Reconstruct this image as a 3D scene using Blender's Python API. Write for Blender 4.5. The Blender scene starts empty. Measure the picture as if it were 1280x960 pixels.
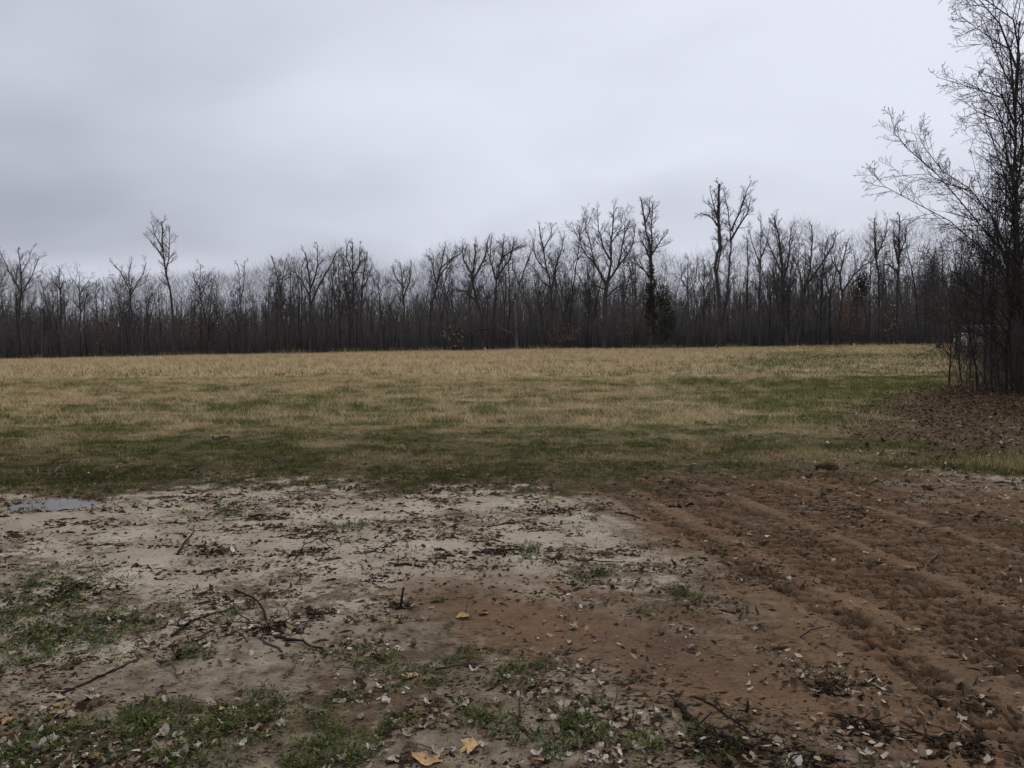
import bpy, math, random
import numpy as np

# ------------------------------------------------------------------ camera, sky, sun, exposure
scene = bpy.context.scene
col = scene.collection
EYE = 1.6
PITCH = math.radians(2.9)
FPX = 967.0                                   # focal length in photograph pixels (1280 wide)
cam_d = bpy.data.cameras.new('camera'); cam = bpy.data.objects.new('camera', cam_d); col.objects.link(cam)
cam_d.sensor_width = 36.0; cam_d.lens = 36.0*FPX/1280.0; cam_d.clip_start = 0.05; cam_d.clip_end = 6000
cam.location = (0, 0, EYE); cam.rotation_euler = (math.radians(90)-PITCH, 0, 0)
scene.camera = cam
scene.render.resolution_x = 1024; scene.render.resolution_y = 768

SUN_EL, SUN_AZ = math.radians(52), math.radians(35)   # azimuth to the right of the view direction
world = bpy.data.worlds.new('World'); scene.world = world; world.use_nodes = True
wn, wl = world.node_tree.nodes, world.node_tree.links
wn.clear()
def W(t, **k):
    n = wn.new(t)
    for a, b in k.items(): setattr(n, a, b)
    return n
def wmath(op, a, b=None):
    n = W('ShaderNodeMath', operation=op)
    for i, v in enumerate((a, b)):
        if v is None: continue
        if isinstance(v, (int, float)): n.inputs[i].default_value = v
        else: wl.new(v, n.inputs[i])
    return n.outputs[0]
w_out = W('ShaderNodeOutputWorld'); w_bg = W('ShaderNodeBackground'); w_bg.inputs[1].default_value = 0.1
w_sky = W('ShaderNodeTexSky', sky_type='NISHITA', sun_disc=False, sun_elevation=SUN_EL, sun_rotation=SUN_AZ,
          air_density=1.2, dust_density=3.0, ozone_density=1.0)
w_tc = W('ShaderNodeTexCoord'); w_sep = W('ShaderNodeSeparateXYZ'); wl.new(w_tc.outputs['Generated'], w_sep.inputs[0])
w_den = wmath('ADD', wmath('MAXIMUM', w_sep.outputs[2], 0.0), 0.32)
w_cx = wmath('DIVIDE', w_sep.outputs[0], w_den); w_cy = wmath('DIVIDE', w_sep.outputs[1], w_den)
w_cmb = W('ShaderNodeCombineXYZ'); wl.new(w_cx, w_cmb.inputs[0]); wl.new(w_cy, w_cmb.inputs[1])
def wnoise(scale, off, detail, rough):
    m = W('ShaderNodeMapping'); m.inputs['Location'].default_value = off; m.inputs['Scale'].default_value = (scale, scale*1.25, 1)
    wl.new(w_cmb.outputs[0], m.inputs[0])
    n = W('ShaderNodeTexNoise'); wl.new(m.outputs[0], n.inputs['Vector'])
    n.inputs['Scale'].default_value = 1.0; n.inputs['Detail'].default_value = detail; n.inputs['Roughness'].default_value = rough
    n.inputs['Distortion'].default_value = 0.25
    return n.outputs['Fac']
w_n = wmath('ADD', wmath('MULTIPLY', wnoise(0.5, (19.8, -1.2, 0), 3.0, 0.45), 0.75), wmath('MULTIPLY', wnoise(1.7, (3.7, -2.2, 4), 3.0, 0.45), 0.22))
w_ramp = W('ShaderNodeValToRGB'); wl.new(w_n, w_ramp.inputs[0])
e = w_ramp.color_ramp.elements
e[0].position = 0.33; e[0].color = (3.6, 3.8, 4.55, 1)
e[1].position = 0.57; e[1].color = (6.9, 7.2, 8.2, 1)
w_m = e.new(0.44); w_m.color = (5.1, 5.35, 6.2, 1)
w_mix = W('ShaderNodeMix', data_type='RGBA'); w_mix.inputs['Factor'].default_value = 0.96
wl.new(w_sky.outputs[0], w_mix.inputs['A']); wl.new(w_ramp.outputs[0], w_mix.inputs['B'])
wl.new(w_mix.outputs['Result'], w_bg.inputs[0]); wl.new(w_bg.outputs[0], w_out.inputs[0])

sun_d = bpy.data.lights.new('sun', 'SUN'); sun = bpy.data.objects.new('sun', sun_d); col.objects.link(sun)
sun_d.energy = 1.5; sun_d.angle = math.radians(20); sun_d.color = (1.0, 0.93, 0.82)
sun.rotation_euler = (math.radians(90)-SUN_EL, 0, math.pi-SUN_AZ); sun.location = (20, 30, 60)

vs = scene.view_settings
vs.view_transform = 'Standard'; vs.look = 'None'; vs.gamma = 1; vs.use_curve_mapping = False; vs.exposure = 0.16

# ------------------------------------------------------------------ noise and ground shape
rng = np.random.default_rng(11)
R = random.Random(5)
def _hash(ix, iy, seed):
    h = (ix.astype(np.int64)*374761393 + iy.astype(np.int64)*668265263 + seed*974634777) & 0xFFFFFFFF
    h = ((h ^ (h >> 13))*1274126177) & 0xFFFFFFFF
    h = ((h ^ (h >> 16))*2246822519) & 0xFFFFFFFF
    return (h ^ (h >> 15)) & 0xFFFFFFFF
def noise(x, y, seed=0):
    x = np.asarray(x, float); y = np.asarray(y, float)
    ix = np.floor(x); iy = np.floor(y); fx = x-ix; fy = y-iy
    u = fx*fx*fx*(fx*(fx*6-15)+10); v = fy*fy*fy*(fy*(fy*6-15)+10)
    def g(a, b):
        t = _hash(ix+a, iy+b, seed)*(2*math.pi/4294967296.0)
        return np.cos(t)*(fx-a)+np.sin(t)*(fy-b)
    a = g(0, 0); b = g(1, 0); c = g(0, 1); d = g(1, 1)
    return 1.41*((a+(b-a)*u)*(1-v)+(c+(d-c)*u)*v)
def fbm(x, y, seed=0, oct=4, gain=0.5):
    s = 0; a = 1; t = 0; f = 1.0
    for o in range(oct):
        s = s+a*noise(x*f+o*17.3, y*f-o*9.1, seed+o); t += a; a *= gain; f *= 2.03
    return s/t
def sstep(a, b, x):
    t = np.clip((x-a)/(b-a), 0, 1); return t*t*(3-2*t)

XT = [-300, -120, -66, -35, 0, 27, 54, 90, 300]
ZT = [-1.6, -1.1, -0.50, 0.26, 0.88, 1.08, 1.5, 1.7, 1.9]
def base_z(x, y):
    t = np.clip((y-10)/90.0, 0, 1)**1.15
    return np.interp(x, XT, ZT)*t
def edge_y(x):                                 # where the mud ends and the grass begins
    return 8.75 + 0.95*noise(x*0.33, 3.3+0*x, 5) + 0.55*noise(x*0.95, 8.1+0*x, 6) + np.clip(x-1.2, 0, 4)*0.10 - np.clip(-x-3.0, 0, 6)*0.12
PA_Y = [0, 2.9, 3.5, 4.3, 5.75, 8.2, 10.5, 14]; PA_X = [1.9, 1.95, 1.93, 1.83, 1.55, 1.02, 0.55, -0.2]
PB_X = [-3.0, -0.83, 0.27, 0.84, 1.67, 3.0]; PB_Y = [5.3, 5.0, 4.43, 3.88, 3.16, 2.3]
PUD = (-4.62, 7.75, 0.40, 0.27)                # puddle centre and half sizes

def ground_fields(x, y, detail=True):
    """height, material masks and painted tread-gap shade of the ground at world points"""
    x = np.asarray(x, float); y = np.asarray(y, float)
    near = 1-sstep(20, 32, y)
    z = base_z(x, y) + 0.035*fbm(x*0.28, y*0.28, 21, 3) + 0.10*sstep(14, 40, y)*fbm(x*0.07, y*0.07, 22, 2)
    ey = edge_y(x)
    n1 = fbm(x*1.1, y*1.1, 31, 4); n2 = fbm(x*4.2, y*4.2, 33, 4); n3 = fbm(x*14, y*14, 35, 3)
    grass = sstep(-0.55, 0.75, (y-ey)+1.35*n1+1.7*n2+0.6*n3)
    # wheel tracks on the right
    wx = x+0.05*n2; u = wx-np.interp(y, PA_Y, PA_X)+0.05*noise(y*0.8, 0*y+2.2, 41)
    lane = lambda a, b, s=0.05: sstep(a-s, a+s, u)*(1-sstep(b-s, b+s, u))
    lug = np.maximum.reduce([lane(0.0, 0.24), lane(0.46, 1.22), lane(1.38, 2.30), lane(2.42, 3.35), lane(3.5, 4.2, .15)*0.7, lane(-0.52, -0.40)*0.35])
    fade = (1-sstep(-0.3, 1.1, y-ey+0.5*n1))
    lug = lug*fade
    track = sstep(-0.75, 0.30, u+0.65*n1+0.35*n2)*(1-sstep(3.9, 5.5, u))*(1-sstep(-0.2, 1.4, y-ey+0.7*n1))
    v = y+0.10*n1+0.06*n2+0.03*noise(x*3, y*3, 43)
    per = 0.135
    row = np.floor(v/per+0.30*np.sin(u*9+0.7*n1)+0.35*n2); cell = v/per+0.30*np.sin(u*9+0.7*n1)+0.35*n2-row
    uo = u/0.20+0.22*noise(x*5, y*5, 45)+(_hash(row, 0*row, 7)/4294967296.0)
    cu = uo-np.floor(uo)
    rnd = _hash(row, np.floor(uo), 9)/4294967296.0
    block = sstep(0.0, 0.12, cell)*(1-sstep(0.76, 0.90, cell))*sstep(0.0, 0.10, cu)*(1-sstep(0.90, 0.99, cu))
    block = block*(0.45+0.75*rnd)*np.clip(1.05+1.0*n3, .2, 1.5)*sstep(-.42, -.10, n2+0.3*n1)
    lugh = lug*(0.050*np.minimum(block, .9)-0.038+0.020*fbm(x*26, y*26, 46, 2)+0.012*n2)
    z = z+lugh*near
    # smooth reddish rut
    pb = np.interp(x, PB_X, PB_Y); db = (y-pb)+0.22*n1
    rut = np.exp(-(db/0.50)**2)*sstep(-1.1, -0.2, x+0.3*n1)*(1-sstep(2.2, 3.0, x))
    rut2 = np.exp(-((y-pb-0.75+0.2*n1)/0.22)**2)*sstep(-0.6, 0.5, x+0.2*n1)*(1-sstep(2.0, 2.6, x))
    z = z-0.030*rut*near-0.012*rut2
    mudz = (1-grass)*(1-lug)
    rough_m = sstep(-0.25, 0.35, fbm(x*0.7+9, y*0.9, 51, 3)+0.35*n1)
    z = z+near*mudz*(0.020*n1+(0.010+0.014*rough_m)*n2*(1-0.7*rut)+0.006*n3*(0.3+rough_m)*(1-0.8*rut))
    z = z+near*grass*(0.035*n1+0.030*n2+0.012*n3)
    # puddle hollow
    pd = ((x-PUD[0])/PUD[2])**2+((y-PUD[1])/PUD[3])**2
    hol = np.exp(-pd*0.9)
    z = z*(1-0.85*np.exp(-pd*0.5))-0.040*hol
    # material masks, and the shade painted between tread blocks
    sand = (1-grass)*(0.34+0.66*sstep(3.9, 5.6, y+1.3*n1-0.22*x+0.6*n2))*(1-0.92*np.clip(track, 0, 1))
    crust = sstep(0.02, 0.26, fbm(x*3.1, y*5.2, 37, 4)+0.5*n3+0.40*rough_m-0.20)      # dark crumbly crust breaking the pale silt
    sand = sand*(1-0.80*crust*(0.30+0.55*rough_m))
    sand = np.maximum(sand, (1-grass)*(1-track)*0.42*sstep(-0.1, 0.25, fbm(x*1.7, y*1.7, 61, 3)))
    red = np.clip(np.maximum(track*(0.75+0.25*rnd*lug), np.maximum(rut*0.95, rut2*0.6)), 0, 1)
    palet = sstep(0.05, .4, fbm(x*1.2+4, y*1.2, 63, 3))*track*sstep(5.6, 7.5, y)
    red = red*(1-0.55*palet)
    sand = np.maximum(sand*(1-red), palet*0.45*(1-0.5*lug*(1-block)))
    green = green_mask(x, y, n1)
    litter = litter_mask(x, y, n1)
    wet = np.clip(0.40*rut+0.35*sstep(0.0, 0.3, -n1)*(1-grass)+1.2*np.exp(-pd*0.30), 0, 1)
    groove_shade_churn = np.maximum(np.clip(lug*(1-block*1.3), 0, 1), .22*lug)*(0.75+0.25*sstep(-.2, .2, n1))  # shade painted into the tread gaps, plus a weak darkening of churned lug soil
    return z, dict(grass=grass, sand=np.clip(sand, 0, 1), red=red, green=green, litter=litter, wet=wet, groove_shade_churn=groove_shade_churn, u=u, crust=np.clip(0.25+0.75*rough_m+0.5*n2, 0, 1)*(1-0.75*rut))
def green_mask(x, y, n1=None):
    if n1 is None: n1 = fbm(x*1.1, y*1.1, 31, 4)
    big = fbm(x*0.09+3, y*0.16, 71, 3); mid = fbm(x*0.35, y*0.6, 73, 3)
    b = np.interp(y, [0, 8, 12.5, 15, 19, 25, 32, 45, 120], [.85, .86, .80, .60, .52, .56, .42, .24, .16])
    ang = x/np.maximum(y, 1)
    b = b+0.32*sstep(0.16, 0.34, ang)*sstep(15, 19, y)*(1-sstep(55, 90, y))-0.16*sstep(0.3, 0.45, ang)*sstep(9, 12, y)*(1-sstep(13, 17, y))
    b = b+0.20*sstep(0.2, 0.4, ang)*sstep(45, 60, y)
    fine = fbm(x*0.85+7, y*1.25, 75, 3)
    return np.clip(b+0.50*big+0.50*mid+0.85*fine+0.30*n1, 0, 1)
def litter_mask(x, y, n1=None):
    if n1 is None: n1 = fbm(x*1.1, y*1.1, 31, 4)
    edge = np.interp(y, [8, 11, 14, 18, 24, 30, 60, 105, 400], [5.6, 5.9, 6.3, 7.9, 12.2, 17.4, 35.5, 64, 64])
    m = sstep(-1.2, 1.6, x-edge+2.2*n1+0.9*fbm(x*.4, y*.4, 77, 2))*sstep(9.6, 12.8, y+1.5*n1)
    tl = np.interp(x, TLX, TLY)
    return np.maximum(m, sstep(-0.5, 2.0, y-tl))
TLX = [-200, -90, -66, -35, 0, 27, 54, 75, 200]; TLY = [86, 92, 96, 101, 104, 106, 108, 110, 110]   # front of the far wood
def gz(x, y):
    return ground_fields(np.atleast_1d(x), np.atleast_1d(y))[0]

def ray(px, py):
    a = (px-640)/FPX; b = (480-py)/FPX
    cp, sp = math.cos(PITCH), math.sin(PITCH)
    return np.array([a, cp+b*sp, -sp+b*cp])
def at_depth(px, py, Y):                       # the point of the place that stands Y metres ahead
    d = ray(px, py); return d*(Y/d[1])+np.array([0, 0, EYE])
def on_ground(px, py):
    d = ray(px, py); t = EYE/max(1e-3, -d[2])
    for k in range(6):
        p = d*t; z = float(base_z(p[0], p[1])); t = (EYE-z)/max(1e-3, -d[2])
    return d[0]*t, d[1]*t

# ------------------------------------------------------------------ helpers: meshes, things, materials
def tag(o, label=None, cat=None, group=None, kind=None):
    if label: o['label'] = label
    if cat: o['category'] = cat
    if group: o['group'] = group
    if kind: o['kind'] = kind
    return o
def mesh_np(name, V, F, mat, attrs=None, smooth=False):
    """V (n,3) floats, F list of index arrays, each (m,k)"""
    me = bpy.data.meshes.new(name)
    V = np.asarray(V, np.float32); me.vertices.add(len(V)); me.vertices.foreach_set('co', V.ravel())
    F = [np.asarray(f, np.int32) for f in F if len(f)]
    loops = np.concatenate([f.ravel() for f in F]); tot = np.concatenate([np.full(len(f), f.shape[1], np.int32) for f in F])
    start = np.concatenate([[0], np.cumsum(tot)[:-1]]).astype(np.int32)
    me.loops.add(len(loops)); me.loops.foreach_set('vertex_index', loops)
    me.polygons.add(len(tot)); me.polygons.foreach_set('loop_start', start)
    if smooth: me.polygons.foreach_set('use_smooth', np.ones(len(tot), bool))
    for k, a in (attrs or {}).items():
        at = me.attributes.new(k, 'FLOAT', 'POINT'); at.data.foreach_set('value', np.asarray(a, np.float32))
    me.update(calc_edges=True); me.materials.append(mat)
    return me
def link(name, me, parent=None, loc=None):
    o = bpy.data.objects.new(name, me); col.objects.link(o)
    if parent: o.parent = parent
    if loc is not None: o.location = loc
    return o
def empty(name, loc, rz=0, s=1):
    o = bpy.data.objects.new(name, None); col.objects.link(o); o.location = loc; o.rotation_euler = (0, 0, rz); o.scale = (s, s, s)
    o.empty_display_size = 0.3
    return o
def new_mat(name):
    m = bpy.data.materials.new(name); m.use_nodes = True
    nt = m.node_tree; b = nt.nodes['Principled BSDF']
    return m, nt, b
class NB:
    def __init__(s, nt): s.nt = nt
    def n(s, t, **k):
        x = s.nt.nodes.new(t)
        for a, b in k.items(): setattr(x, a, b)
        return x
    def put(s, v, sock):
        if isinstance(v, bpy.types.NodeSocket): s.nt.links.new(v, sock)
        elif isinstance(v, tuple): sock.default_value = (*v, 1) if len(v) == 3 else v
        else: sock.default_value = v
    def math(s, op, a, b=0.0, c=None):
        x = s.n('ShaderNodeMath', operation=op); s.put(a, x.inputs[0]); s.put(b, x.inputs[1])
        if c is not None: s.put(c, x.inputs[2])
        return x.outputs[0]
    def mix(s, f, a, b, bt='MIX'):
        x = s.n('ShaderNodeMix', data_type='RGBA', blend_type=bt); s.put(f, x.inputs['Factor']); s.put(a, x.inputs['A']); s.put(b, x.inputs['B'])
        return x.outputs['Result']
    def noise(s, scale, detail=4, rough=0.55, vec=None, dist=0.0):
        x = s.n('ShaderNodeTexNoise'); x.inputs['Scale'].default_value = scale; x.inputs['Detail'].default_value = detail
        x.inputs['Roughness'].default_value = rough; x.inputs['Distortion'].default_value = dist
        if vec is not None: s.put(vec, x.inputs['Vector'])
        return x.outputs['Fac']
    def attr(s, name):
        x = s.n('ShaderNodeAttribute', attribute_name=name); return x.outputs['Fac']
    def remap(s, v, a, b, c, d):
        x = s.n('ShaderNodeMapRange'); s.put(v, x.inputs[0])
        for i, q in enumerate((a, b, c, d)): x.inputs[i+1].default_value = q
        return x.outputs[0]
    def pos(s): return s.n('ShaderNodeNewGeometry').outputs['Position']
    def bump(s, h, strength, dist):
        x = s.n('ShaderNodeBump'); s.put(h, x.inputs['Height']); x.inputs['Strength'].default_value = strength; x.inputs['Distance'].default_value = dist
        return x.outputs['Normal']

# ground material
M_ground, nt, bs = new_mat('ground'); B = NB(nt); P = B.pos()
nA = B.noise(1.6, 5, .6, P); nB = B.noise(9, 6, .62, P); nC = B.noise(46, 5, .65, P); nD = B.noise(160, 3, .6, P)
soil = B.mix(nB, (0.055, 0.037, 0.022), (0.150, 0.104, 0.062))
sandc = B.mix(B.remap(nA, .3, .7, 0, 1), (0.245, 0.202, 0.148), (0.42, 0.368, 0.292))
sandc = B.mix(B.remap(nC, .30, .50, 0.5, 0), sandc, (0.17, 0.125, 0.080))
redc = B.mix(B.remap(B.math('ADD', B.math('MULTIPLY', nA, .6), B.math('MULTIPLY', nB, .4)), .36, .62, 0, 1), (0.076, 0.039, 0.019), (0.178, 0.106, 0.059))
redc = B.mix(B.remap(nC, .45, .7, 0, .6), redc, (0.205, 0.132, 0.078))
sfac = B.remap(B.math('ADD', B.attr('sand'), B.math('MULTIPLY', B.math('SUBTRACT', nB, .5), .9)), .15, .75, 0, 1)
c = B.mix(sfac, soil, sandc)
c = B.mix(B.attr('red'), c, redc)
c = B.mix(B.math('MULTIPLY', B.attr('groove_shade_churn'), .95), c, (0.026, 0.014, 0.007))  # near-black: shadow put into the colour of tread gaps, fainter over churned soil
gfac = B.remap(B.math('ADD', B.attr('green'), B.math('MULTIPLY', B.math('SUBTRACT', B.noise(2.2, 5, .65, P), .5), .8)), .25, .75, 0, 1)
under = B.mix(gfac, B.mix(nB, (0.11, 0.078, 0.040), (0.44, 0.345, 0.205)), B.mix(nB, (0.036, 0.036, 0.012), (0.165, 0.155, 0.052)))
sepn = B.n('ShaderNodeSeparateXYZ'); nt.links.new(P, sepn.inputs[0])
farf = B.remap(sepn.outputs[1], 18, 45, 0, .6)
under = B.mix(B.math('MULTIPLY', farf, B.math('SUBTRACT', 1.0, gfac)), under, B.mix(nA, (0.30, 0.225, 0.135), (0.44, 0.335, 0.215)))
mpx = B.n('ShaderNodeMapping'); mpx.inputs['Scale'].default_value = (.62, 1.15, 1); nt.links.new(P, mpx.inputs[0])
sp1 = B.noise(26, 4, .7, mpx.outputs[0], .6); sp2 = B.noise(75, 3, .65, mpx.outputs[0], .4)
cr_ = B.attr('crust')
k1 = B.remap(B.math('ADD', sp1, B.math('MULTIPLY', cr_, .09)), .635, .685, 0, .92)
k2 = B.remap(B.math('ADD', sp2, B.math('MULTIPLY', cr_, .07)), .645, .70, 0, .85)
c = B.mix(B.math('MAXIMUM', k1, k2), c, B.mix(nB, (0.012, 0.008, 0.004), (0.050, 0.033, 0.019)))
k3 = B.remap(B.noise(95, 2, .6, mpx.outputs[0]), .66, .72, 0, .5)
c = B.mix(k3, c, (0.34, 0.29, 0.225))
nearf = B.remap(sepn.outputs[1], 9.5, 18, .88, 0)
under = B.mix(nearf, under, B.mix(B.remap(B.noise(5, 5, .7, P), .35, .68, 0, 1), (0.014, 0.011, 0.005), (0.105, 0.076, 0.040)))
c = B.mix(B.attr('grass'), c, under)
lit = B.mix(B.remap(nC, .4, .65, 0, 1), (0.036, 0.021, 0.011), (0.130, 0.080, 0.044))
c = B.mix(B.attr('litter'), c, lit)
c = B.mix(.55, c, B.mix(nD, (.55, .55, .55), (1.45, 1.45, 1.45)), 'MULTIPLY')
c = B.mix(B.math('MULTIPLY', B.attr('wet'), .45), c, B.mix(1.0, c, (.42, .38, .34), 'MULTIPLY'))
nt.links.new(c, bs.inputs['Base Color'])
rgh = B.math('SUBTRACT', B.remap(nB, .3, .7, .86, .98), B.math('MULTIPLY', B.attr('wet'), .35))
nt.links.new(rgh, bs.inputs['Roughness']); bs.inputs['Specular IOR Level'].default_value = .10
hh = B.math('ADD', B.math('MULTIPLY', nB, .8), B.math('ADD', B.math('MULTIPLY', nC, .45), B.math('MULTIPLY', nD, .18)))
nt.links.new(B.bump(hh, .85, .025), bs.inputs['Normal'])

def leafy(name, ramp, attr='tint', trans=.25, rough=.7):
    m, nt, bs = new_mat(name); B = NB(nt)
    cr = B.n('ShaderNodeValToRGB'); nt.links.new(B.attr(attr), cr.inputs[0])
    el = cr.color_ramp.elements
    el[0].position = ramp[0][0]; el[0].color = (*ramp[0][1], 1); el[1].position = ramp[-1][0]; el[1].color = (*ramp[-1][1], 1)
    for p, c in ramp[1:-1]: q = el.new(p); q.color = (*c, 1)
    nt.links.new(cr.outputs[0], bs.inputs['Base Color']); bs.inputs['Roughness'].default_value = rough
    bs.inputs['Specular IOR Level'].default_value = .08
    if trans:
        tr = B.n('ShaderNodeBsdfTranslucent'); nt.links.new(cr.outputs[0], tr.inputs[0])
        mx = B.n('ShaderNodeMixShader'); mx.inputs[0].default_value = trans
        nt.links.new(bs.outputs[0], mx.inputs[1]); nt.links.new(tr.outputs[0], mx.inputs[2])
        nt.links.new(mx.outputs[0], nt.nodes['Material Output'].inputs[0])
    return m
M_grass = leafy('field_grass', [(0, (.014, .020, .005)), (.25, (.088, .098, .025)), (.48, (.25, .235, .075)), (.55, (.11, .075, .033)), (.66, (.36, .275, .145)), (.82, (.56, .445, .265)), (1, (.72, .59, .38))])
M_weed = leafy('weed', [(0, (.012, .018, .005)), (.6, (.074, .096, .022)), (1, (.22, .225, .085))], rough=.55)
M_scrap = leafy('leaf_scrap', [(0, (.018, .011, .006)), (.38, (.075, .046, .026)), (.62, (.22, .16, .10)), (.82, (.38, .32, .245)), (1, (.54, .50, .43))], trans=.1)
M_litter = leafy('leaf_litter', [(0, (.026, .015, .008)), (.45, (.090, .050, .026)), (.8, (.19, .12, .068)), (1, (.42, .34, .25))], trans=.1)
M_crumb = leafy('mud_crumb', [(0, (.014, .009, .005)), (.6, (.050, .032, .018)), (1, (.22, .16, .10))], trans=0, rough=.9)
M_russet = leafy('russet_leaf', [(0, (.065, .037, .026)), (.5, (.135, .080, .056)), (1, (.25, .165, .12))], trans=.3)
M_cedar = leafy('evergreen_foliage', [(0, (.010, .016, .009)), (1, (.038, .050, .026))], trans=.1)
M_vine = leafy('vine_foliage', [(0, (.030, .027, .020)), (1, (.075, .066, .048))], trans=.1)

def bark(name, a, b, sc=6, lichen=None):
    m, nt, bs = new_mat(name); B = NB(nt); tc = B.n('ShaderNodeTexCoord').outputs['Object']
    mp = B.n('ShaderNodeMapping'); mp.inputs['Scale'].default_value = (1, 1, .25); nt.links.new(tc, mp.inputs[0])
    n = B.noise(sc, 5, .65, mp.outputs[0]); c = B.mix(B.remap(n, .3, .7, 0, 1), a, b)
    if lichen: c = B.mix(B.remap(B.noise(1.1, 3, .6, tc), .55, .75, 0, .7), c, lichen)
    nt.links.new(c, bs.inputs['Base Color']); bs.inputs['Roughness'].default_value = .9; bs.inputs['Specular IOR Level'].default_value = .2
    nt.links.new(B.bump(n, .6, .02), bs.inputs['Normal'])
    return m
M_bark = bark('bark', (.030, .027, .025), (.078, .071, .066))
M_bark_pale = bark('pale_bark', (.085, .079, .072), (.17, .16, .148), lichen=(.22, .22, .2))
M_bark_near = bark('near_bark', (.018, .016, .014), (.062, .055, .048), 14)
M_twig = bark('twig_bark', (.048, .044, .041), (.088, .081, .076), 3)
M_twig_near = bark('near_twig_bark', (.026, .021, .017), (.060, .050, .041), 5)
M_stick = bark('wet_stick', (.020, .015, .012), (.070, .052, .040), 60)
M_stick_pale = bark('weathered_stick', (.14, .105, .075), (.30, .24, .18), 60)
M_stick_grey = bark('grey_stick', (.085, .075, .066), (.20, .185, .165), 60)

# ------------------------------------------------------------------ the ground
def build_ground():
    a_in = np.radians(np.linspace(-40, 40, 540))
    a_out = np.radians(np.linspace(40, 320, 61))[1:-1]
    ang = np.concatenate([a_in, a_out])
    r = [0.25]
    while r[-1] < 2.0: r.append(r[-1]*1.10)
    r[-1] = 2.0
    while r[-1] < 9.5: r.append(r[-1]*1.0036)
    while r[-1] < 12: r.append(r[-1]*1.006)
    while r[-1] < 30: r.append(r[-1]*1.018)
    while r[-1] < 140: r.append(r[-1]*1.03)
    while r[-1] < 4000: r.append(r[-1]*1.25)
    r = np.array(r); A, Rr = np.meshgrid(ang, r)
    X = (np.sin(A)*Rr).ravel(); Y = (np.cos(A)*Rr).ravel()
    z, m = ground_fields(X, Y)
    z = np.where(Y < 0, z*0.3, z)
    V = np.stack([X, Y, z], 1); V = np.vstack([V, [[0, 0, 0]]])
    nA, nR = len(ang), len(r); i = np.arange(nR-1)[:, None]*nA; j = np.arange(nA)[None]; k = (j+1) % nA
    q = np.stack([i+j, i+k, i+nA+k, i+nA+j], -1).reshape(-1, 4)[:, ::-1]
    cen = len(V)-1; jj = np.arange(nA); t = np.stack([np.full(nA, cen), (jj+1) % nA, jj], 1)
    at = {k2: np.append(m[k2], 0) for k2 in ('grass', 'sand', 'red', 'green', 'litter', 'wet', 'groove_shade_churn', 'crust')}
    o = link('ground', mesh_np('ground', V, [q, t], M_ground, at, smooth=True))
    tag(o, kind='structure'); return o
build_ground()

# puddle: a thin sheet of water lying in its hollow
M_water, nt, bs = new_mat('puddle_water'); B = NB(nt)
bs.inputs['Base Color'].default_value = (.085, .066, .048, 1); bs.inputs['Roughness'].default_value = .16; bs.inputs['IOR'].default_value = 1.33
nt.links.new(B.bump(B.noise(9, 3, .5, B.pos()), .12, .01), bs.inputs['Normal'])
th = np.linspace(0, 2*math.pi, 65)[:-1]; rr = 1.25+0.25*noise(np.cos(th)*2, np.sin(th)*2, 3)
pv = np.stack([PUD[0]+np.cos(th)*rr*PUD[2], PUD[1]+np.sin(th)*rr*PUD[3], 0*th-0.015], 1)
pv = np.vstack([pv, [[PUD[0], PUD[1], -0.015]]]); ii = np.arange(64)
tag(link('puddle_water', mesh_np('puddle_water', pv, [np.stack([ii, (ii+1) % 64, 0*ii+64], 1)], M_water)), kind='structure')

# ------------------------------------------------------------------ branch builder
class Branches:
    """collects tapered segments and turns them into one mesh of many-sided tubes"""
    def __init__(s): s.S = []
    def add(s, a, b, ra, rb): s.S.append((a[0], a[1], a[2], b[0], b[1], b[2], ra, rb))
    def poly(s, pts, r0, r1):
        n = len(pts)-1
        for i in range(n): s.add(pts[i], pts[i+1], r0+(r1-r0)*i/n, r0+(r1-r0)*(i+1)/n)
    def arrays(s, big=.07, mid=.03, sides=(8, 5, 3)):
        S = np.array(s.S); out_v, out_f, off = [], [], 0
        rm = np.maximum(S[:, 6], S[:, 7])
        for sel, n in ((rm >= big, sides[0]), ((rm < big) & (rm >= mid), sides[1]), (rm < mid, sides[2])):
            T = S[sel]
            if not len(T): continue
            A, Bp = T[:, :3], T[:, 3:6]; d = Bp-A; L = np.linalg.norm(d, axis=1, keepdims=True)+1e-9; d = d/L
            if n > 3: Bp = Bp+d*T[:, 7:8]*.35; A = A-d*T[:, 6:7]*.35
            h = np.where(np.abs(d[:, 2:3]) > .9, [[1., 0, 0]], [[0., 0, 1]])
            u = np.cross(d, h); u /= np.linalg.norm(u, axis=1, keepdims=True); w = np.cross(d, u)
            t = np.arange(n)*2*math.pi/n; ct, st = np.cos(t), np.sin(t)
            ring = u[:, None]*ct[None, :, None]+w[:, None]*st[None, :, None]
            v = np.concatenate([A[:, None]+ring*T[:, 6][:, None, None], Bp[:, None]+ring*T[:, 7][:, None, None]], 1)
            k = len(T); base = off+np.arange(k)[:, None]*2*n; j = np.arange(n)[None]; j2 = (j+1) % n
            f = np.stack([base+j, base+j2, base+n+j2, base+n+j], -1).reshape(-1, 4)
            out_v.append(v.reshape(-1, 3)); out_f.append(f); off += k*2*n
        return np.vstack(out_v), out_f
    def mesh(s, name, mat, **k):
        v, f = s.arrays(**k); return mesh_np(name, v, f, mat, smooth=True)
def vadd(a, b, k=1.0): return (a[0]+b[0]*k, a[1]+b[1]*k, a[2]+b[2]*k)
def vn(a):
    l = math.sqrt(a[0]*a[0]+a[1]*a[1]+a[2]*a[2])+1e-9; return (a[0]/l, a[1]/l, a[2]/l)
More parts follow.
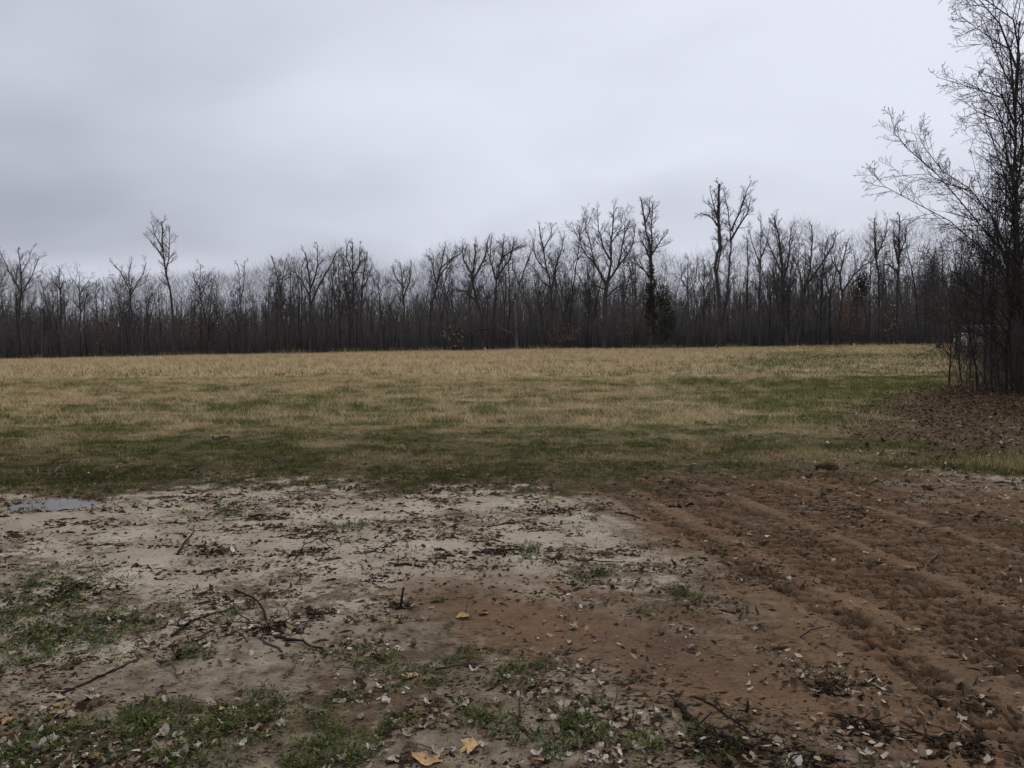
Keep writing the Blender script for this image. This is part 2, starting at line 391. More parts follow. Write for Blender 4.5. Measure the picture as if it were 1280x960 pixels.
def perp(d, rd):
    r = (rd.gauss(0, 1), rd.gauss(0, 1), rd.gauss(0, 1)); k = r[0]*d[0]+r[1]*d[1]+r[2]*d[2]
    return vn((r[0]-k*d[0], r[1]-k*d[1], r[2]-k*d[2]))
def branch(T, C, p, d, L, r, lev, q, rd):
    """a curved branch with side branches; T takes the thick wood, C the crown"""
    nseg = (7, 5, 4, 2, 1)[min(lev, 4)]
    if lev >= q['levels']: nseg = 1
    st = L/nseg; out = T if lev == 0 else C; pts = [(p, d, r)]
    tip = r*(.22 if lev == 0 else .35); rm_ = q['rmin']*(.55 if lev >= q['levels'] else 1)
    for i in range(nseg):
        wob = q['wob']*(0.6 if lev == 0 else 1)
        d = vn(vadd(vadd(d, perp(d, rd), wob*rd.random()), (0, 0, 1), q['up']*(0.3 if lev == 0 else 1)))
        p2 = vadd(p, d, st); r2 = max(rm_, r+(tip-r)*(i+1)/nseg); r1 = max(rm_, r+(tip-r)*i/nseg)
        out.add(p, p2, r1, r2); p = p2; pts.append((p, d, r2))
    if lev >= q['levels']: return
    n = q['n'][lev]; n = max(1, int(round(n*rd.uniform(.75, 1.25))))
    lo = q['clear'] if lev == 0 else .18
    for k in range(n):
        f = lo+(1-lo)*((k+rd.random())/n); f = min(f, .995)
        x = f*nseg; i = min(int(x), nseg-1); a = x-i
        pp = vadd(vadd((0, 0, 0), pts[i][0], 1-a), pts[i+1][0], a); dd = pts[i+1][1]; rr = pts[i][2]*(1-a)+pts[i+1][2]*a
        ang = math.radians(rd.uniform(*q['ang'])); s = perp(dd, rd)
        nd = vn((dd[0]*math.cos(ang)+s[0]*math.sin(ang), dd[1]*math.cos(ang)+s[1]*math.sin(ang), dd[2]*math.cos(ang)+s[2]*math.sin(ang)))
        sh = (1-f)*.75+.32 if lev == 0 else (1-f)*.7+.4
        branch(T, C, pp, nd, L*q['ratio'][lev]*sh*rd.uniform(.7, 1.25), min(rr*.62, r*.5), lev+1, q, rd)
Q_TALL = dict(levels=4, n=(15, 6, 6, 3), ratio=(.34, .42, .48, .7), ang=(28, 58), up=.10, wob=.22, clear=.42, rmin=.011)
Q_SLIM = dict(levels=4, n=(18, 5, 5, 3), ratio=(.22, .42, .5, .7), ang=(25, 52), up=.12, wob=.20, clear=.35, rmin=.011)
Q_WIDE = dict(levels=4, n=(13, 7, 6, 3), ratio=(.50, .42, .46, .7), ang=(35, 68), up=.07, wob=.30, clear=.28, rmin=.011)
Q_SAPL = dict(levels=3, n=(18, 6, 4), ratio=(.30, .42, .45), ang=(30, 60), up=.10, wob=.22, clear=.12, rmin=.011)

def tree_meshes(seed, H, r, q, lean=(0, 0), mat=None, fork=None, name='tree'):
    rd = random.Random(seed); T, C = Branches(), Branches()
    d = vn((lean[0], lean[1], 1))
    if fork:                                    # the stem divides low down
        L0 = H*fork; p = (0, 0, -.15); nseg = 4
        for i in range(nseg):
            p2 = vadd(p, d, L0/nseg); T.add(p, p2, r*(1-.06*i), r*(1-.06*(i+1))); p = p2; d = vn(vadd(d, perp(d, rd), .06))
        a0 = rd.random()*6.28; k = rd.choice((2, 2, 3))
        for i in range(k):
            a = a0+i*6.28/k+rd.uniform(-.4, .4); t = rd.uniform(.16, .42)
            branch(T, C, p, vn((math.cos(a)*t, math.sin(a)*t, 1)), (H-L0)*rd.uniform(.85, 1.05), r*.66, 0, dict(q, clear=.15, n=(max(6, q['n'][0]*2//3),)+q['n'][1:]), rd)
    else:
        branch(T, C, (0, 0, -.15), d, H+.15, r, 0, q, rd)
    for k in range(5):                          # root flare
        a = rd.random()*6.28; T.add((math.cos(a)*r*1.5, math.sin(a)*r*1.5, -.2), (math.cos(a)*r*.3, math.sin(a)*r*.3, r*2.6), r*.35, r*.3)
    return T.mesh(name+'_trunk', mat or M_bark), C.mesh(name+'_crown', M_twig)
def plant(name, tm, cm, loc, rz, s, label, cat, group=None):
    e = empty(name, loc, rz, s); link('trunk', tm, e); link('crown', cm, e)
    return tag(e, label, cat, group)

# ------------------------------------------------------------------ the far wood: ordinary trees
protos = []
specs = [(101, 17, .17, Q_TALL, None, M_bark), (102, 16, .14, Q_SLIM, None, M_bark), (103, 15, .16, Q_WIDE, .3, M_bark), (104, 18, .17, Q_SLIM, None, M_bark),
         (105, 14, .13, Q_TALL, .35, M_bark), (106, 12, .10, Q_SLIM, None, M_bark_pale), (107, 13, .13, Q_WIDE, None, M_bark), (108, 16, .15, Q_TALL, .5, M_bark),
         (109, 11, .08, Q_SAPL, None, M_bark_pale), (110, 9, .07, Q_SAPL, None, M_bark)]
plabel = ['straight bare tree', 'slim short branched tree', 'low forked wide tree', 'tall pole-like tree',
          'low forking bare tree', 'pale barked slender tree', 'short broad bare tree', 'high forking bare tree', 'thin pale sapling', 'thin dark sapling']
LAND = [(22, 'the upright forked crown'), (75, 'the thin spiky topped tree'), (134, 'the rusty leaved sapling'), (165, 'the crooked leaning tree'), (215, 'the lone tall tree'), (258, 'the round brown brushy tree'), (302, 'the thin twin stems'),
        (352, 'the flat topped tree'), (390, 'the dark slanting limb'), (446, 'the bright gap'), (505, 'the fine upright shoots'), (548, 'the broad branch fan'), (604, 'the low arching bough'), (647, 'the pale grey trunk'), (690, 'the two upright limbs'),
        (715, 'the long leaning stem'), (757, 'the spreading oak'), (813, 'the vine clad trunk'), (840, 'the dark evergreen'), (880, 'the low stretch of wood'), (908, 'the tallest two-stemmed tree'), (942, 'the pole-like trunk'), (983, 'the many stemmed tree'),
        (1015, 'the one-sided fanning tree'), (1060, 'the russet beech sapling'), (1110, 'the pale leaved sapling'), (1160, 'the corner of wood and field')]
def near_land(px): return min(LAND, key=lambda q: abs(q[0]-px))[1]
pcat = ['tree']*8+['sapling']*2
pname = ['bare_tree', 'slim_tree', 'low_forked_tree', 'pole_tree', 'forked_tree', 'pale_tree', 'broad_tree', 'high_forked_tree', 'pale_sapling', 'dark_sapling']
for sd, H, r, q, fk, mt in specs: protos.append(tree_meshes(sd, H, r, q, (R.uniform(-.05, .05), R.uniform(-.05, .05)), mt, fk))
# height of the wood's outline (photograph row) along the picture, used as real heights at the wood's distance
OUTX = [0, 40, 75, 120, 160, 205, 255, 300, 350, 400, 445, 480, 520, 560, 600, 640, 690, 750, 800, 850, 900, 950, 1000, 1050, 1100, 1150, 1200, 1300]
OUTY = [318, 345, 350, 358, 345, 350, 345, 350, 330, 325, 315, 350, 338, 318, 318, 312, 315, 312, 310, 340, 325, 305, 290, 312, 300, 290, 300, 300]
spots = []
def free(x, y, dmin):
    for a, b in spots:
        if (a-x)**2+(b-y)**2 < dmin*dmin: return False
    return True
cnt = 0; tries = 0
while cnt < 225 and tries < 9000:
    tries += 1
    dep = R.random()**1.4*32; px = R.uniform(-60, 1240)
    Y0 = 104+dep; x = (px-640)/FPX*Y0; y = float(np.interp(x, TLX, TLY))+dep+.8
    x = (px-640)/FPX*y
    if not free(x, y, 1.0+.03*dep): continue
    spots.append((x, y)); cnt += 1
    z = float(base_z(x, y))
    top = np.interp(px, OUTX, OUTY)+R.choice((0, 6, 14, 24, 34, 48))*1.0+R.uniform(-7, 5)
    Hh = at_depth(px, top, y)[2]-z
    k = R.choice((0, 0, 1, 1, 2, 3, 3, 4, 4, 5, 6, 7, 7)) if R.random() < .85 else R.choice((8, 9, 5))
    if k >= 8: Hh *= R.uniform(.45, .7)
    if k == 5: Hh *= R.uniform(.6, .9)
    tm, cm = protos[k]; s = Hh/specs[k][1]
    plant(pname[k], tm, cm, (x, y, z), R.random()*6.28, s, plabel[k]+(' at the wood edge by ' if dep < 5 else ' in the wood behind ' if dep < 16 else ' deep in the wood behind ')+near_land(px), pcat[k], 'trees of the far wood')

# ------------------------------------------------------------------ prominent trees of the far wood, limb by limb
def limb_tree(name, label, Y, limbs, seed, q, trunk_r, group=None, mat=None, cat='tree', twl=1.0, depth=.55, twmat=None, extra=None, dens=1.2, rmin=.0095):
    """limbs: list of (radius fraction at start, at end, [(px,py)...]); the first is the trunk; drawn in the tree's own plane and spread in depth"""
    rd = random.Random(seed); T, C = Branches(), Branches()
    if Y > 60: trunk_r *= .78
    bx, by = limbs[0][2][0]; b = at_depth(bx, by, Y); gzv = float(base_z(b[0], Y)); org = np.array([b[0], Y, gzv])
    done = []; limb_parts = []
    for li, (f0, f1, pts) in enumerate(limbs):
        P3 = [at_depth(x, y, Y)-org for x, y in pts]
        if li == 0: P3[0][2] = -.2
        # depth: a limb starts where it leaves the earlier wood and swings forward or back
        y0 = 0.0
        if li > 0:
            best = min(done, key=lambda o: (o[0]-P3[0][0])**2+(o[2]-P3[0][2])**2); y0 = best[1]
        sw = rd.choice((-1, 1))*rd.uniform(.35, 1.0)*depth if li else rd.uniform(-.1, .1)
        path = []
        for i in range(len(P3)):
            run = math.hypot(P3[i][0]-P3[0][0], P3[i][2]-P3[0][2])
            path.append((P3[i][0], y0+sw*run*.6, P3[i][2]))
        fine = []
        for i in range(len(path)-1):
            n = max(1, int(math.dist(path[i], path[i+1])/(.9)))
            for j in range(n):
                a = j/n; p = tuple(path[i][c]*(1-a)+path[i+1][c]*a+(rd.gauss(0, .045 if Y > 60 else .05) if (i or j) else 0) for c in range(3)); fine.append(p)
        fine.append(path[-1]); n = len(fine)-1; Lb = T if li == 0 else Branches()
        if li: limb_parts.append(Lb)
        for i in range(n):
            r0 = trunk_r*(f0+(f1-f0)*(i/n)**.75); r1 = trunk_r*(f0+(f1-f0)*((i+1)/n)**.75)
            Lb.add(fine[i], fine[i+1], max(rmin, r0), max(rmin, r1)); done.append(fine[i])
        Ltot = sum(math.dist(fine[i], fine[i+1]) for i in range(n))
        lo = q.get('lo', .45) if li == 0 else .12
        nb = max(2, int(Ltot*q.get('per', 1.1)*dens*(1-lo)))
        for k in range(nb):
            f = lo+(1-lo)*(k+rd.random())/nb; x = f*n; i = min(int(x), n-1); a = x-i
            pp = tuple(fine[i][c]*(1-a)+fine[i+1][c]*a for c in range(3)); dd = vn(tuple(fine[i+1][c]-fine[i][c] for c in range(3)))
            ang = math.radians(rd.uniform(*q['ang'])); s = perp(dd, rd)
            nd = vn(tuple(dd[c]*math.cos(ang)+s[c]*math.sin(ang) for c in range(3)))
            rr = trunk_r*(f0+(f1-f0)*f)
            branch(T, C, pp, nd, q['bl']*twl*rd.uniform(.6, 1.25)*(1.2-.72*f), max(rmin, min(rr*.55, .05)), 2, dict(q, rmin=rmin), rd)
    for k in range(5):
        a = rd.random()*6.28; r = trunk_r; T.add((math.cos(a)*r*1.6, math.sin(a)*r*1.6, -.25), (math.cos(a)*r*.3, math.sin(a)*r*.3, r*2.6), r*.4, r*.3)
    e = empty(name, tuple(org)); link('trunk', T.mesh(name+'_trunk', mat or M_bark), e); link('crown', C.mesh(name+'_crown', twmat or M_twig), e)
    for Lb in limb_parts: link('limb', Lb.mesh('limb', mat or M_bark), e)
    tag(e, label, cat, group)
    if extra: extra(e, org, rd)
    return e
QH = dict(levels=4, n=(0, 0, 7, 4), ratio=(0, 0, .55, .72), ang=(25, 55), up=.08, wob=.25, clear=.3, rmin=.006, bl=2.1, per=1.5, lo=.5)
def leaf_cloud(n, cen, rad, size, rd_seed, cone=False, shell=.3):
    g = np.random.default_rng(rd_seed)
    d = g.normal(size=(n, 3)); d /= np.linalg.norm(d, axis=1, keepdims=True); rr = shell+(1-shell)*g.random(n)**.6
    P = d*rr[:, None]*np.array(rad)
    if cone: t = (P[:, 2]/rad[2]+1)/2; P[:, :2] *= (1.15-t)[:, None]
    k = noise(P[:, 0]*1.1+5, P[:, 2]*1.1, rd_seed)+.6*noise(P[:, 1]*1.3, P[:, 2]*1.3+P[:, 0], rd_seed+1)
    P = P[k > -.12]; n = len(P)
    P = P+np.array(cen); a = g.normal(size=(n, 3)); a /= np.linalg.norm(a, axis=1, keepdims=True); b = np.cross(a, g.normal(size=(n, 3))); b /= np.linalg.norm(b, axis=1, keepdims=True)
    s = size*g.uniform(.5, 1.3, n)[:, None]
    V = np.stack([P-a*s, P+b*s*.5, P+a*s, P-b*s*.5], 1).reshape(-1, 3); F = np.arange(n*4).reshape(-1, 4)
    return V, F, np.repeat(g.random(n), 4)
def foliage(parent, name, n, cen, rad, size, seed, mat, **k):
    V, F, t = leaf_cloud(n, cen, rad, size, seed, **k); o = link(name, mesh_np(name, V, [F], mat, {'tint': t}), parent); return o

H = limb_tree
H('tall_tree', 'lone tall bare tree with bent trunk rising above the low wood', 97, [(1, .22, [(219, 446), (217, 400), (215, 365), (210, 345), (206, 318), (206, 300), (205, 278)]), (.4, .12, [(209, 340), (214, 325), (217, 303), (217, 286)]), (.35, .1, [(207, 325), (200, 312), (190, 298)]), (.3, .1, [(206, 310), (199, 295), (197, 280)])], 1, dict(QH, lo=.55, bl=1.9, per=2.4), .33)
H('bare_tree', 'bare tree with upright forked crown at the open end of the wood', 97, [(1, .2, [(22, 450), (22, 395), (23, 360), (22, 340), (18, 308)]), (.5, .15, [(22, 372), (32, 345), (38, 318)]), (.5, .15, [(22, 365), (12, 340), (4, 312)]), (.4, .12, [(22, 345), (28, 325), (29, 308)])], 2, dict(QH, bl=2.2), .26)
H('bare_tree', 'bare tree with crooked limbs leaning over the wood', 98, [(1, .3, [(170, 446), (166, 400), (163, 362), (152, 340), (144, 332)]), (.5, .2, [(164, 370), (176, 345), (180, 328)]), (.4, .15, [(163, 358), (160, 342), (162, 328)])], 3, QH, .24)
H('thin_tree', 'two thin bare stems standing up out of a rounded thicket', 99, [(1, .3, [(303, 444), (302, 390), (300, 350), (298, 330)]), (.6, .2, [(302, 372), (308, 350), (311, 328)])], 4, dict(QH, bl=1.3), .16)
H('bare_tree', 'bare tree with flat spreading top above the wood', 101, [(1, .3, [(352, 443), (351, 390), (350, 360), (343, 335), (339, 320)]), (.6, .2, [(350, 362), (356, 340), (360, 324)]), (.4, .2, [(350, 350), (366, 338), (370, 326)])], 5, QH, .2)
H('dark_tree', 'dark bare tree with a limb slanting up over dense trunks', 102, [(1, .3, [(388, 442), (388, 390), (386, 345), (380, 315)]), (.6, .2, [(388, 380), (402, 352), (415, 335), (424, 316)]), (.5, .2, [(388, 360), (399, 330), (400, 308)]), (.5, .2, [(387, 370), (374, 350), (364, 336)])], 6, QH, .32)
H('tall_tree', 'tall bare tree with rounded brushy top beside a bright gap', 103, [(1, .25, [(441, 441), (441, 390), (442, 350), (441, 303)]), (.5, .2, [(441, 345), (434, 322), (436, 306)]), (.5, .2, [(442, 350), (449, 328), (449, 308)])], 7, dict(QH, per=2.2, bl=1.9), .28)
H('bare_tree', 'bare tree with curved stem and drooping outer twigs beside a bright gap', 103, [(1, .25, [(452, 441), (452, 390), (453, 360), (457, 335), (460, 316)]), (.5, .2, [(453, 362), (464, 345), (467, 330)]), (.4, .2, [(452, 380), (444, 360), (440, 345)])], 8, dict(QH, bl=1.8), .24)
H('bare_tree', 'bare tree with many fine upright shoots in the middle wood', 103, [(1, .3, [(506, 441), (505, 390), (503, 350), (500, 328)]), (.6, .2, [(505, 372), (514, 345), (515, 328)]), (.6, .2, [(505, 360), (495, 345), (492, 334)])], 9, QH, .22)
H('bare_tree', 'bare tree with broad fan of fine branches in the middle wood', 104, [(1, .3, [(536, 440), (538, 390), (545, 360), (551, 335), (556, 308)]), (.6, .2, [(549, 345), (562, 328), (572, 312)]), (.6, .2, [(546, 355), (540, 335), (541, 318)]), (.5, .2, [(551, 335), (566, 322), (576, 318)])], 10, dict(QH, bl=2.4), .25)
H('leaning_tree', 'dark leaning tree with low arching bough at the field edge', 104, [(1, .3, [(606, 440), (603, 415), (602, 395), (596, 375), (590, 350), (594, 325), (593, 305)]), (.7, .25, [(612, 440), (611, 412), (600, 411), (588, 416), (580, 424)]), (.6, .2, [(597, 378), (583, 365), (570, 362)]), (.6, .2, [(590, 352), (606, 325), (610, 302)]), (.5, .2, [(591, 345), (580, 325), (577, 308)])], 11, dict(QH, lo=.4, bl=2.5), .38)
H('bare_tree', 'dark bare tree with dense upper crown behind the arching bough', 105, [(1, .25, [(618, 439), (618, 390), (620, 350), (627, 322), (630, 297)]), (.6, .2, [(620, 350), (612, 325), (614, 300)]), (.6, .2, [(621, 345), (638, 325), (642, 303)]), (.5, .2, [(627, 322), (645, 310), (652, 306)])], 12, dict(QH, bl=2.4, per=2), .32)
H('pale_trunk_tree', 'pale grey trunk with leaning side stem at the field edge', 104, [(1, .35, [(647, 440), (645, 415), (644, 385), (650, 355), (658, 330), (664, 316)]), (.5, .2, [(648, 436), (641, 416), (628, 412), (618, 402)]), (.5, .2, [(650, 355), (640, 335), (641, 322)])], 13, QH, .26, mat=M_bark_pale)
H('bare_tree', 'open crowned bare tree with two upright limbs left of the leaning stem', 105, [(1, .3, [(690, 439), (690, 395), (689, 365), (682, 330), (676, 300), (674, 284)]), (.7, .2, [(690, 360), (694, 335), (703, 310), (706, 292)]), (.5, .2, [(684, 340), (670, 325), (665, 300)]), (.5, .15, [(678, 315), (688, 295), (690, 282)]), (.4, .15, [(687, 360), (672, 345), (665, 330)])], 14, dict(QH, bl=2.3), .27)
H('leaning_tree', 'slender bare tree with long leaning bare stem beside the oak', 106, [(1, .2, [(708, 439), (713, 400), (716, 360), (722, 325), (726, 295), (733, 258)]), (.4, .15, [(725, 300), (716, 285), (708, 280)]), (.4, .15, [(728, 290), (738, 275), (742, 262)]), (.3, .1, [(722, 325), (732, 310), (738, 300)])], 15, dict(QH, lo=.6, bl=1.8, per=2), .2)
H('oak_tree', 'spreading oak with short dark trunk and wide open crown', 103, [(1, .75, [(755, 440), (756, 415), (756, 390), (757, 362), (759, 352)]), (.62, .12, [(758, 358), (752, 345), (742, 330), (733, 322), (726, 310), (722, 292)]), (.62, .12, [(759, 353), (763, 330), (762, 305), (765, 280), (766, 260)]), (.55, .12, [(759, 353), (772, 335), (785, 318), (794, 300), (797, 278)]), (.45, .1, [(762, 325), (752, 308), (747, 290), (744, 266)]), (.4, .1, [(772, 335), (780, 305), (784, 280), (783, 262)]), (.42, .1, [(758, 372), (772, 358), (786, 356), (799, 350)]), (.4, .1, [(756, 362), (742, 356), (732, 358)]), (.35, .1, [(742, 330), (738, 308), (732, 288), (733, 272)]), (.3, .08, [(763, 305), (774, 288), (776, 270)]), (.3, .1, [(755, 405), (748, 400), (746, 397)])], 16, dict(QH, lo=.8, bl=2.6, per=1.9), .42)
def shag(z0, z1, rad, n, seed, mat=M_vine, dx=0):
    def f(e, org, rd):
        foliage(e, 'vine', n, (dx, 0, (z0+z1)/2), (rad, rad, (z1-z0)/2), .16, seed, mat, shell=.05)
    return f
H('vine_clad_tree', 'tall straight tree with trunk shaggy with vines beside the evergreen', 104, [(1, .3, [(812, 440), (813, 390), (814, 345), (813, 310), (806, 280), (802, 250)]), (.6, .2, [(814, 330), (816, 300), (818, 275), (820, 252)]), (.5, .15, [(813, 325), (803, 305), (796, 292)]), (.5, .15, [(814, 320), (828, 300), (836, 290)]), (.4, .15, [(812, 345), (800, 330), (793, 322)]), (.4, .12, [(806, 280), (812, 265), (813, 248)])], 17, dict(QH, lo=.3, bl=2.0, per=2.6), .36, extra=shag(1, 12.5, .75, 2600, 5))
H('tall_tree', 'tallest bare tree with two long upright stems and airy crown', 104, [(1, .45, [(899, 439), (899, 400), (898, 365), (893, 335), (898, 310), (896, 270), (897, 232)]), (.7, .15, [(899, 425), (903, 410), (907, 390), (913, 365), (916, 335), (920, 300), (919, 265), (913, 228)]), (.55, .12, [(919, 298), (931, 280), (944, 262), (952, 238)]), (.45, .12, [(921, 285), (930, 262), (938, 235), (942, 224)]), (.45, .12, [(897, 285), (884, 270), (872, 268)]), (.4, .12, [(896, 275), (887, 255), (883, 240)]), (.45, .12, [(895, 342), (903, 310), (903, 275), (905, 245)])], 18, dict(QH, lo=.55, bl=2.1, per=1.9), .40)
H('pole_tree', 'straight dark pole-like trunk beside the two-stemmed tall tree', 105, [(1, .3, [(936, 438), (935, 390), (935, 340), (935, 298)])], 19, dict(QH, lo=.3, bl=1.2, per=3), .24)
H('bare_tree', 'straight bare tree with narrow vase crown right of the pole-like trunk', 105, [(1, .25, [(949, 438), (950, 395), (951, 350), (953, 318), (954, 268)]), (.5, .15, [(952, 330), (945, 305), (941, 280)]), (.5, .15, [(953, 322), (963, 300), (968, 278)])], 20, dict(QH, bl=2.0), .24)
H('many_stemmed_tree', 'dark tree with cluster of thick stems and dense twiggy crown', 105, [(1, .3, [(984, 438), (981, 400), (978, 360), (975, 320), (966, 272)]), (.7, .2, [(982, 400), (985, 360), (984, 320), (981, 272)]), (.6, .2, [(984, 350), (993, 320), (998, 280)]), (.6, .2, [(983, 410), (970, 385), (967, 365), (962, 340)]), (.5, .2, [(978, 345), (968, 320), (960, 300)]), (.6, .2, [(985, 405), (994, 395), (998, 380)])], 21, dict(QH, lo=.35, bl=2.3, per=2.2), .36)
H('leaning_tree', 'bare tree with limbs fanning to one side right of the many stemmed tree', 105, [(1, .3, [(995, 438), (1001, 400), (1007, 365), (1015, 335), (1018, 300), (1018, 280)]), (.7, .2, [(1010, 355), (1026, 330), (1038, 308), (1043, 292)]), (.5, .15, [(1004, 360), (1002, 330), (1005, 300)]), (.5, .15, [(1015, 348), (1034, 340), (1046, 330)])], 22, dict(QH, lo=.5, bl=2.3), .30)
H('bare_tree', 'bare tree whose crooked trunk bears sagging vine tangles', 106, [(1, .3, [(1046, 437), (1050, 400), (1054, 370), (1052, 340), (1058, 320), (1062, 302)]), (.6, .25, [(1054, 365), (1066, 345), (1078, 332), (1086, 328)]), (.5, .2, [(1053, 345), (1045, 325), (1042, 308)])], 23, dict(QH, lo=.4, bl=2.2), .30, extra=lambda e, o, rd: (foliage(e, 'vine', 1500, (3.0, 0, 8.2), (1.4, 1.2, 2.6), .16, 31, M_vine, shell=.1)))
H('tall_tree', 'straight tall bare tree behind the russet leaved sapling', 106, [(1, .25, [(1100, 437), (1100, 390), (1099, 345), (1096, 310), (1095, 272)]), (.5, .15, [(1098, 335), (1090, 305), (1086, 282)]), (.5, .15, [(1097, 320), (1106, 295), (1108, 275)])], 24, dict(QH, bl=2.1, per=2.1), .30)
H('tall_tree', 'straight tall bare tree with thick trunk next to the pale leaved sapling', 106, [(1, .25, [(1120, 437), (1121, 395), (1122, 350), (1123, 315), (1123, 270)]), (.5, .15, [(1122, 340), (1112, 330), (1106, 330)]), (.5, .15, [(1122, 325), (1133, 300), (1138, 278)]), (.5, .15, [(1122, 330), (1114, 300), (1113, 278)])], 25, dict(QH, bl=2.1, per=2.1), .34)
for k, (px, top) in enumerate(((75, 335), (100, 345), (250, 330), (475, 345), (860, 322), (880, 330))):
    H('thin_tree', ['thin bare tree with a spiky top at the wood open end', 'bare tree with stubby broken top near the wood open end', 'bare tree rising behind the round brown thicket', 'bare tree at the far side of the bright gap', 'thin bare tree in the low stretch beside the evergreen', 'thin bare tree in the low stretch before the two-stemmed tall tree'][k], 99+k, [(1, .25, [(px, 444-k), (px+1, 390), (px-1, 360), (px, top)]), (.5, .2, [(px, 368), (px+8, 350), (px+9, top+8)]), (.5, .2, [(px, 362), (px-7, 350), (px-8, top+10)])], 40+k, QH, .18)

# leafy plants of the wood's edge
def leafy_tree(name, label, px, py, Y, hpx, wpx, n, size, seed, mat, cat, cone=False, part='foliage'):
    b = at_depth(px, py, Y); z = float(base_z(b[0], Y)); Hh = hpx/FPX*Y; w = wpx/FPX*Y/2
    rd = random.Random(seed); T, C = Branches(), Branches()
    branch(T, C, (0, 0, -.1), (0, 0, 1), Hh*.92, max(.035, Hh*.012), 0, dict(Q_SAPL, clear=.1), rd)
    e = empty(name, (b[0], Y, z)); link('trunk', T.mesh('trunk', M_bark), e); link('crown', C.mesh('crown', M_twig), e)
    foliage(e, part, n, (0, 0, Hh*.56), (w, w, Hh*.46), size, seed, mat, cone=cone)
    return tag(e, label, cat)
leafy_tree('evergreen_tree', 'dark green evergreen tucked against the vine covered trunk', 828, 438, 105, 80, 36, 5600, .11, 7, M_cedar, 'tree')
leafy_tree('russet_sapling', 'young beech keeping its russet brown leaves in the dark wood', 1062, 437, 104, 70, 36, 1500, .13, 8, M_russet, 'sapling')
leafy_tree('pale_leaved_sapling', 'small sapling with pale tan leaves beside the thick trunk', 1113, 437, 104, 55, 18, 260, .14, 9, M_scrap, 'sapling')
leafy_tree('russet_shrub', 'low reddish brown shrub in front of the wood left of the oak', 706, 440, 102, 36, 42, 900, .13, 10, M_russet, 'shrub')
leafy_tree('russet_shrub', 'small tawny shrub right beneath the oak crown', 781, 440, 103, 44, 22, 330, .13, 12, M_russet, 'shrub')
leafy_tree('russet_sapling', 'rusty leaved sapling low in the shade of the left wood', 134, 446, 98, 55, 26, 420, .13, 13, M_russet, 'sapling')
leafy_tree('russet_sapling', 'thin brown leaved sapling beside the lone tall tree', 240, 445, 98, 62, 30, 380, .14, 14, M_russet, 'sapling')
leafy_tree('pale_leaved_sapling', 'tan leaved sapling left of the low arching bough', 570, 441, 103, 34, 40, 260, .14, 15, M_scrap, 'sapling')
leafy_tree('brushy_tree', 'rounded brown brushy tree right of the lone tall tree', 260, 445, 101, 102, 46, 3600, .08, 16, M_vine, 'tree')
leafy_tree('brushy_tree', 'low rounded dark bushy tree beneath the thin twin stems', 302, 444, 101, 84, 40, 2600, .08, 17, M_vine, 'tree')

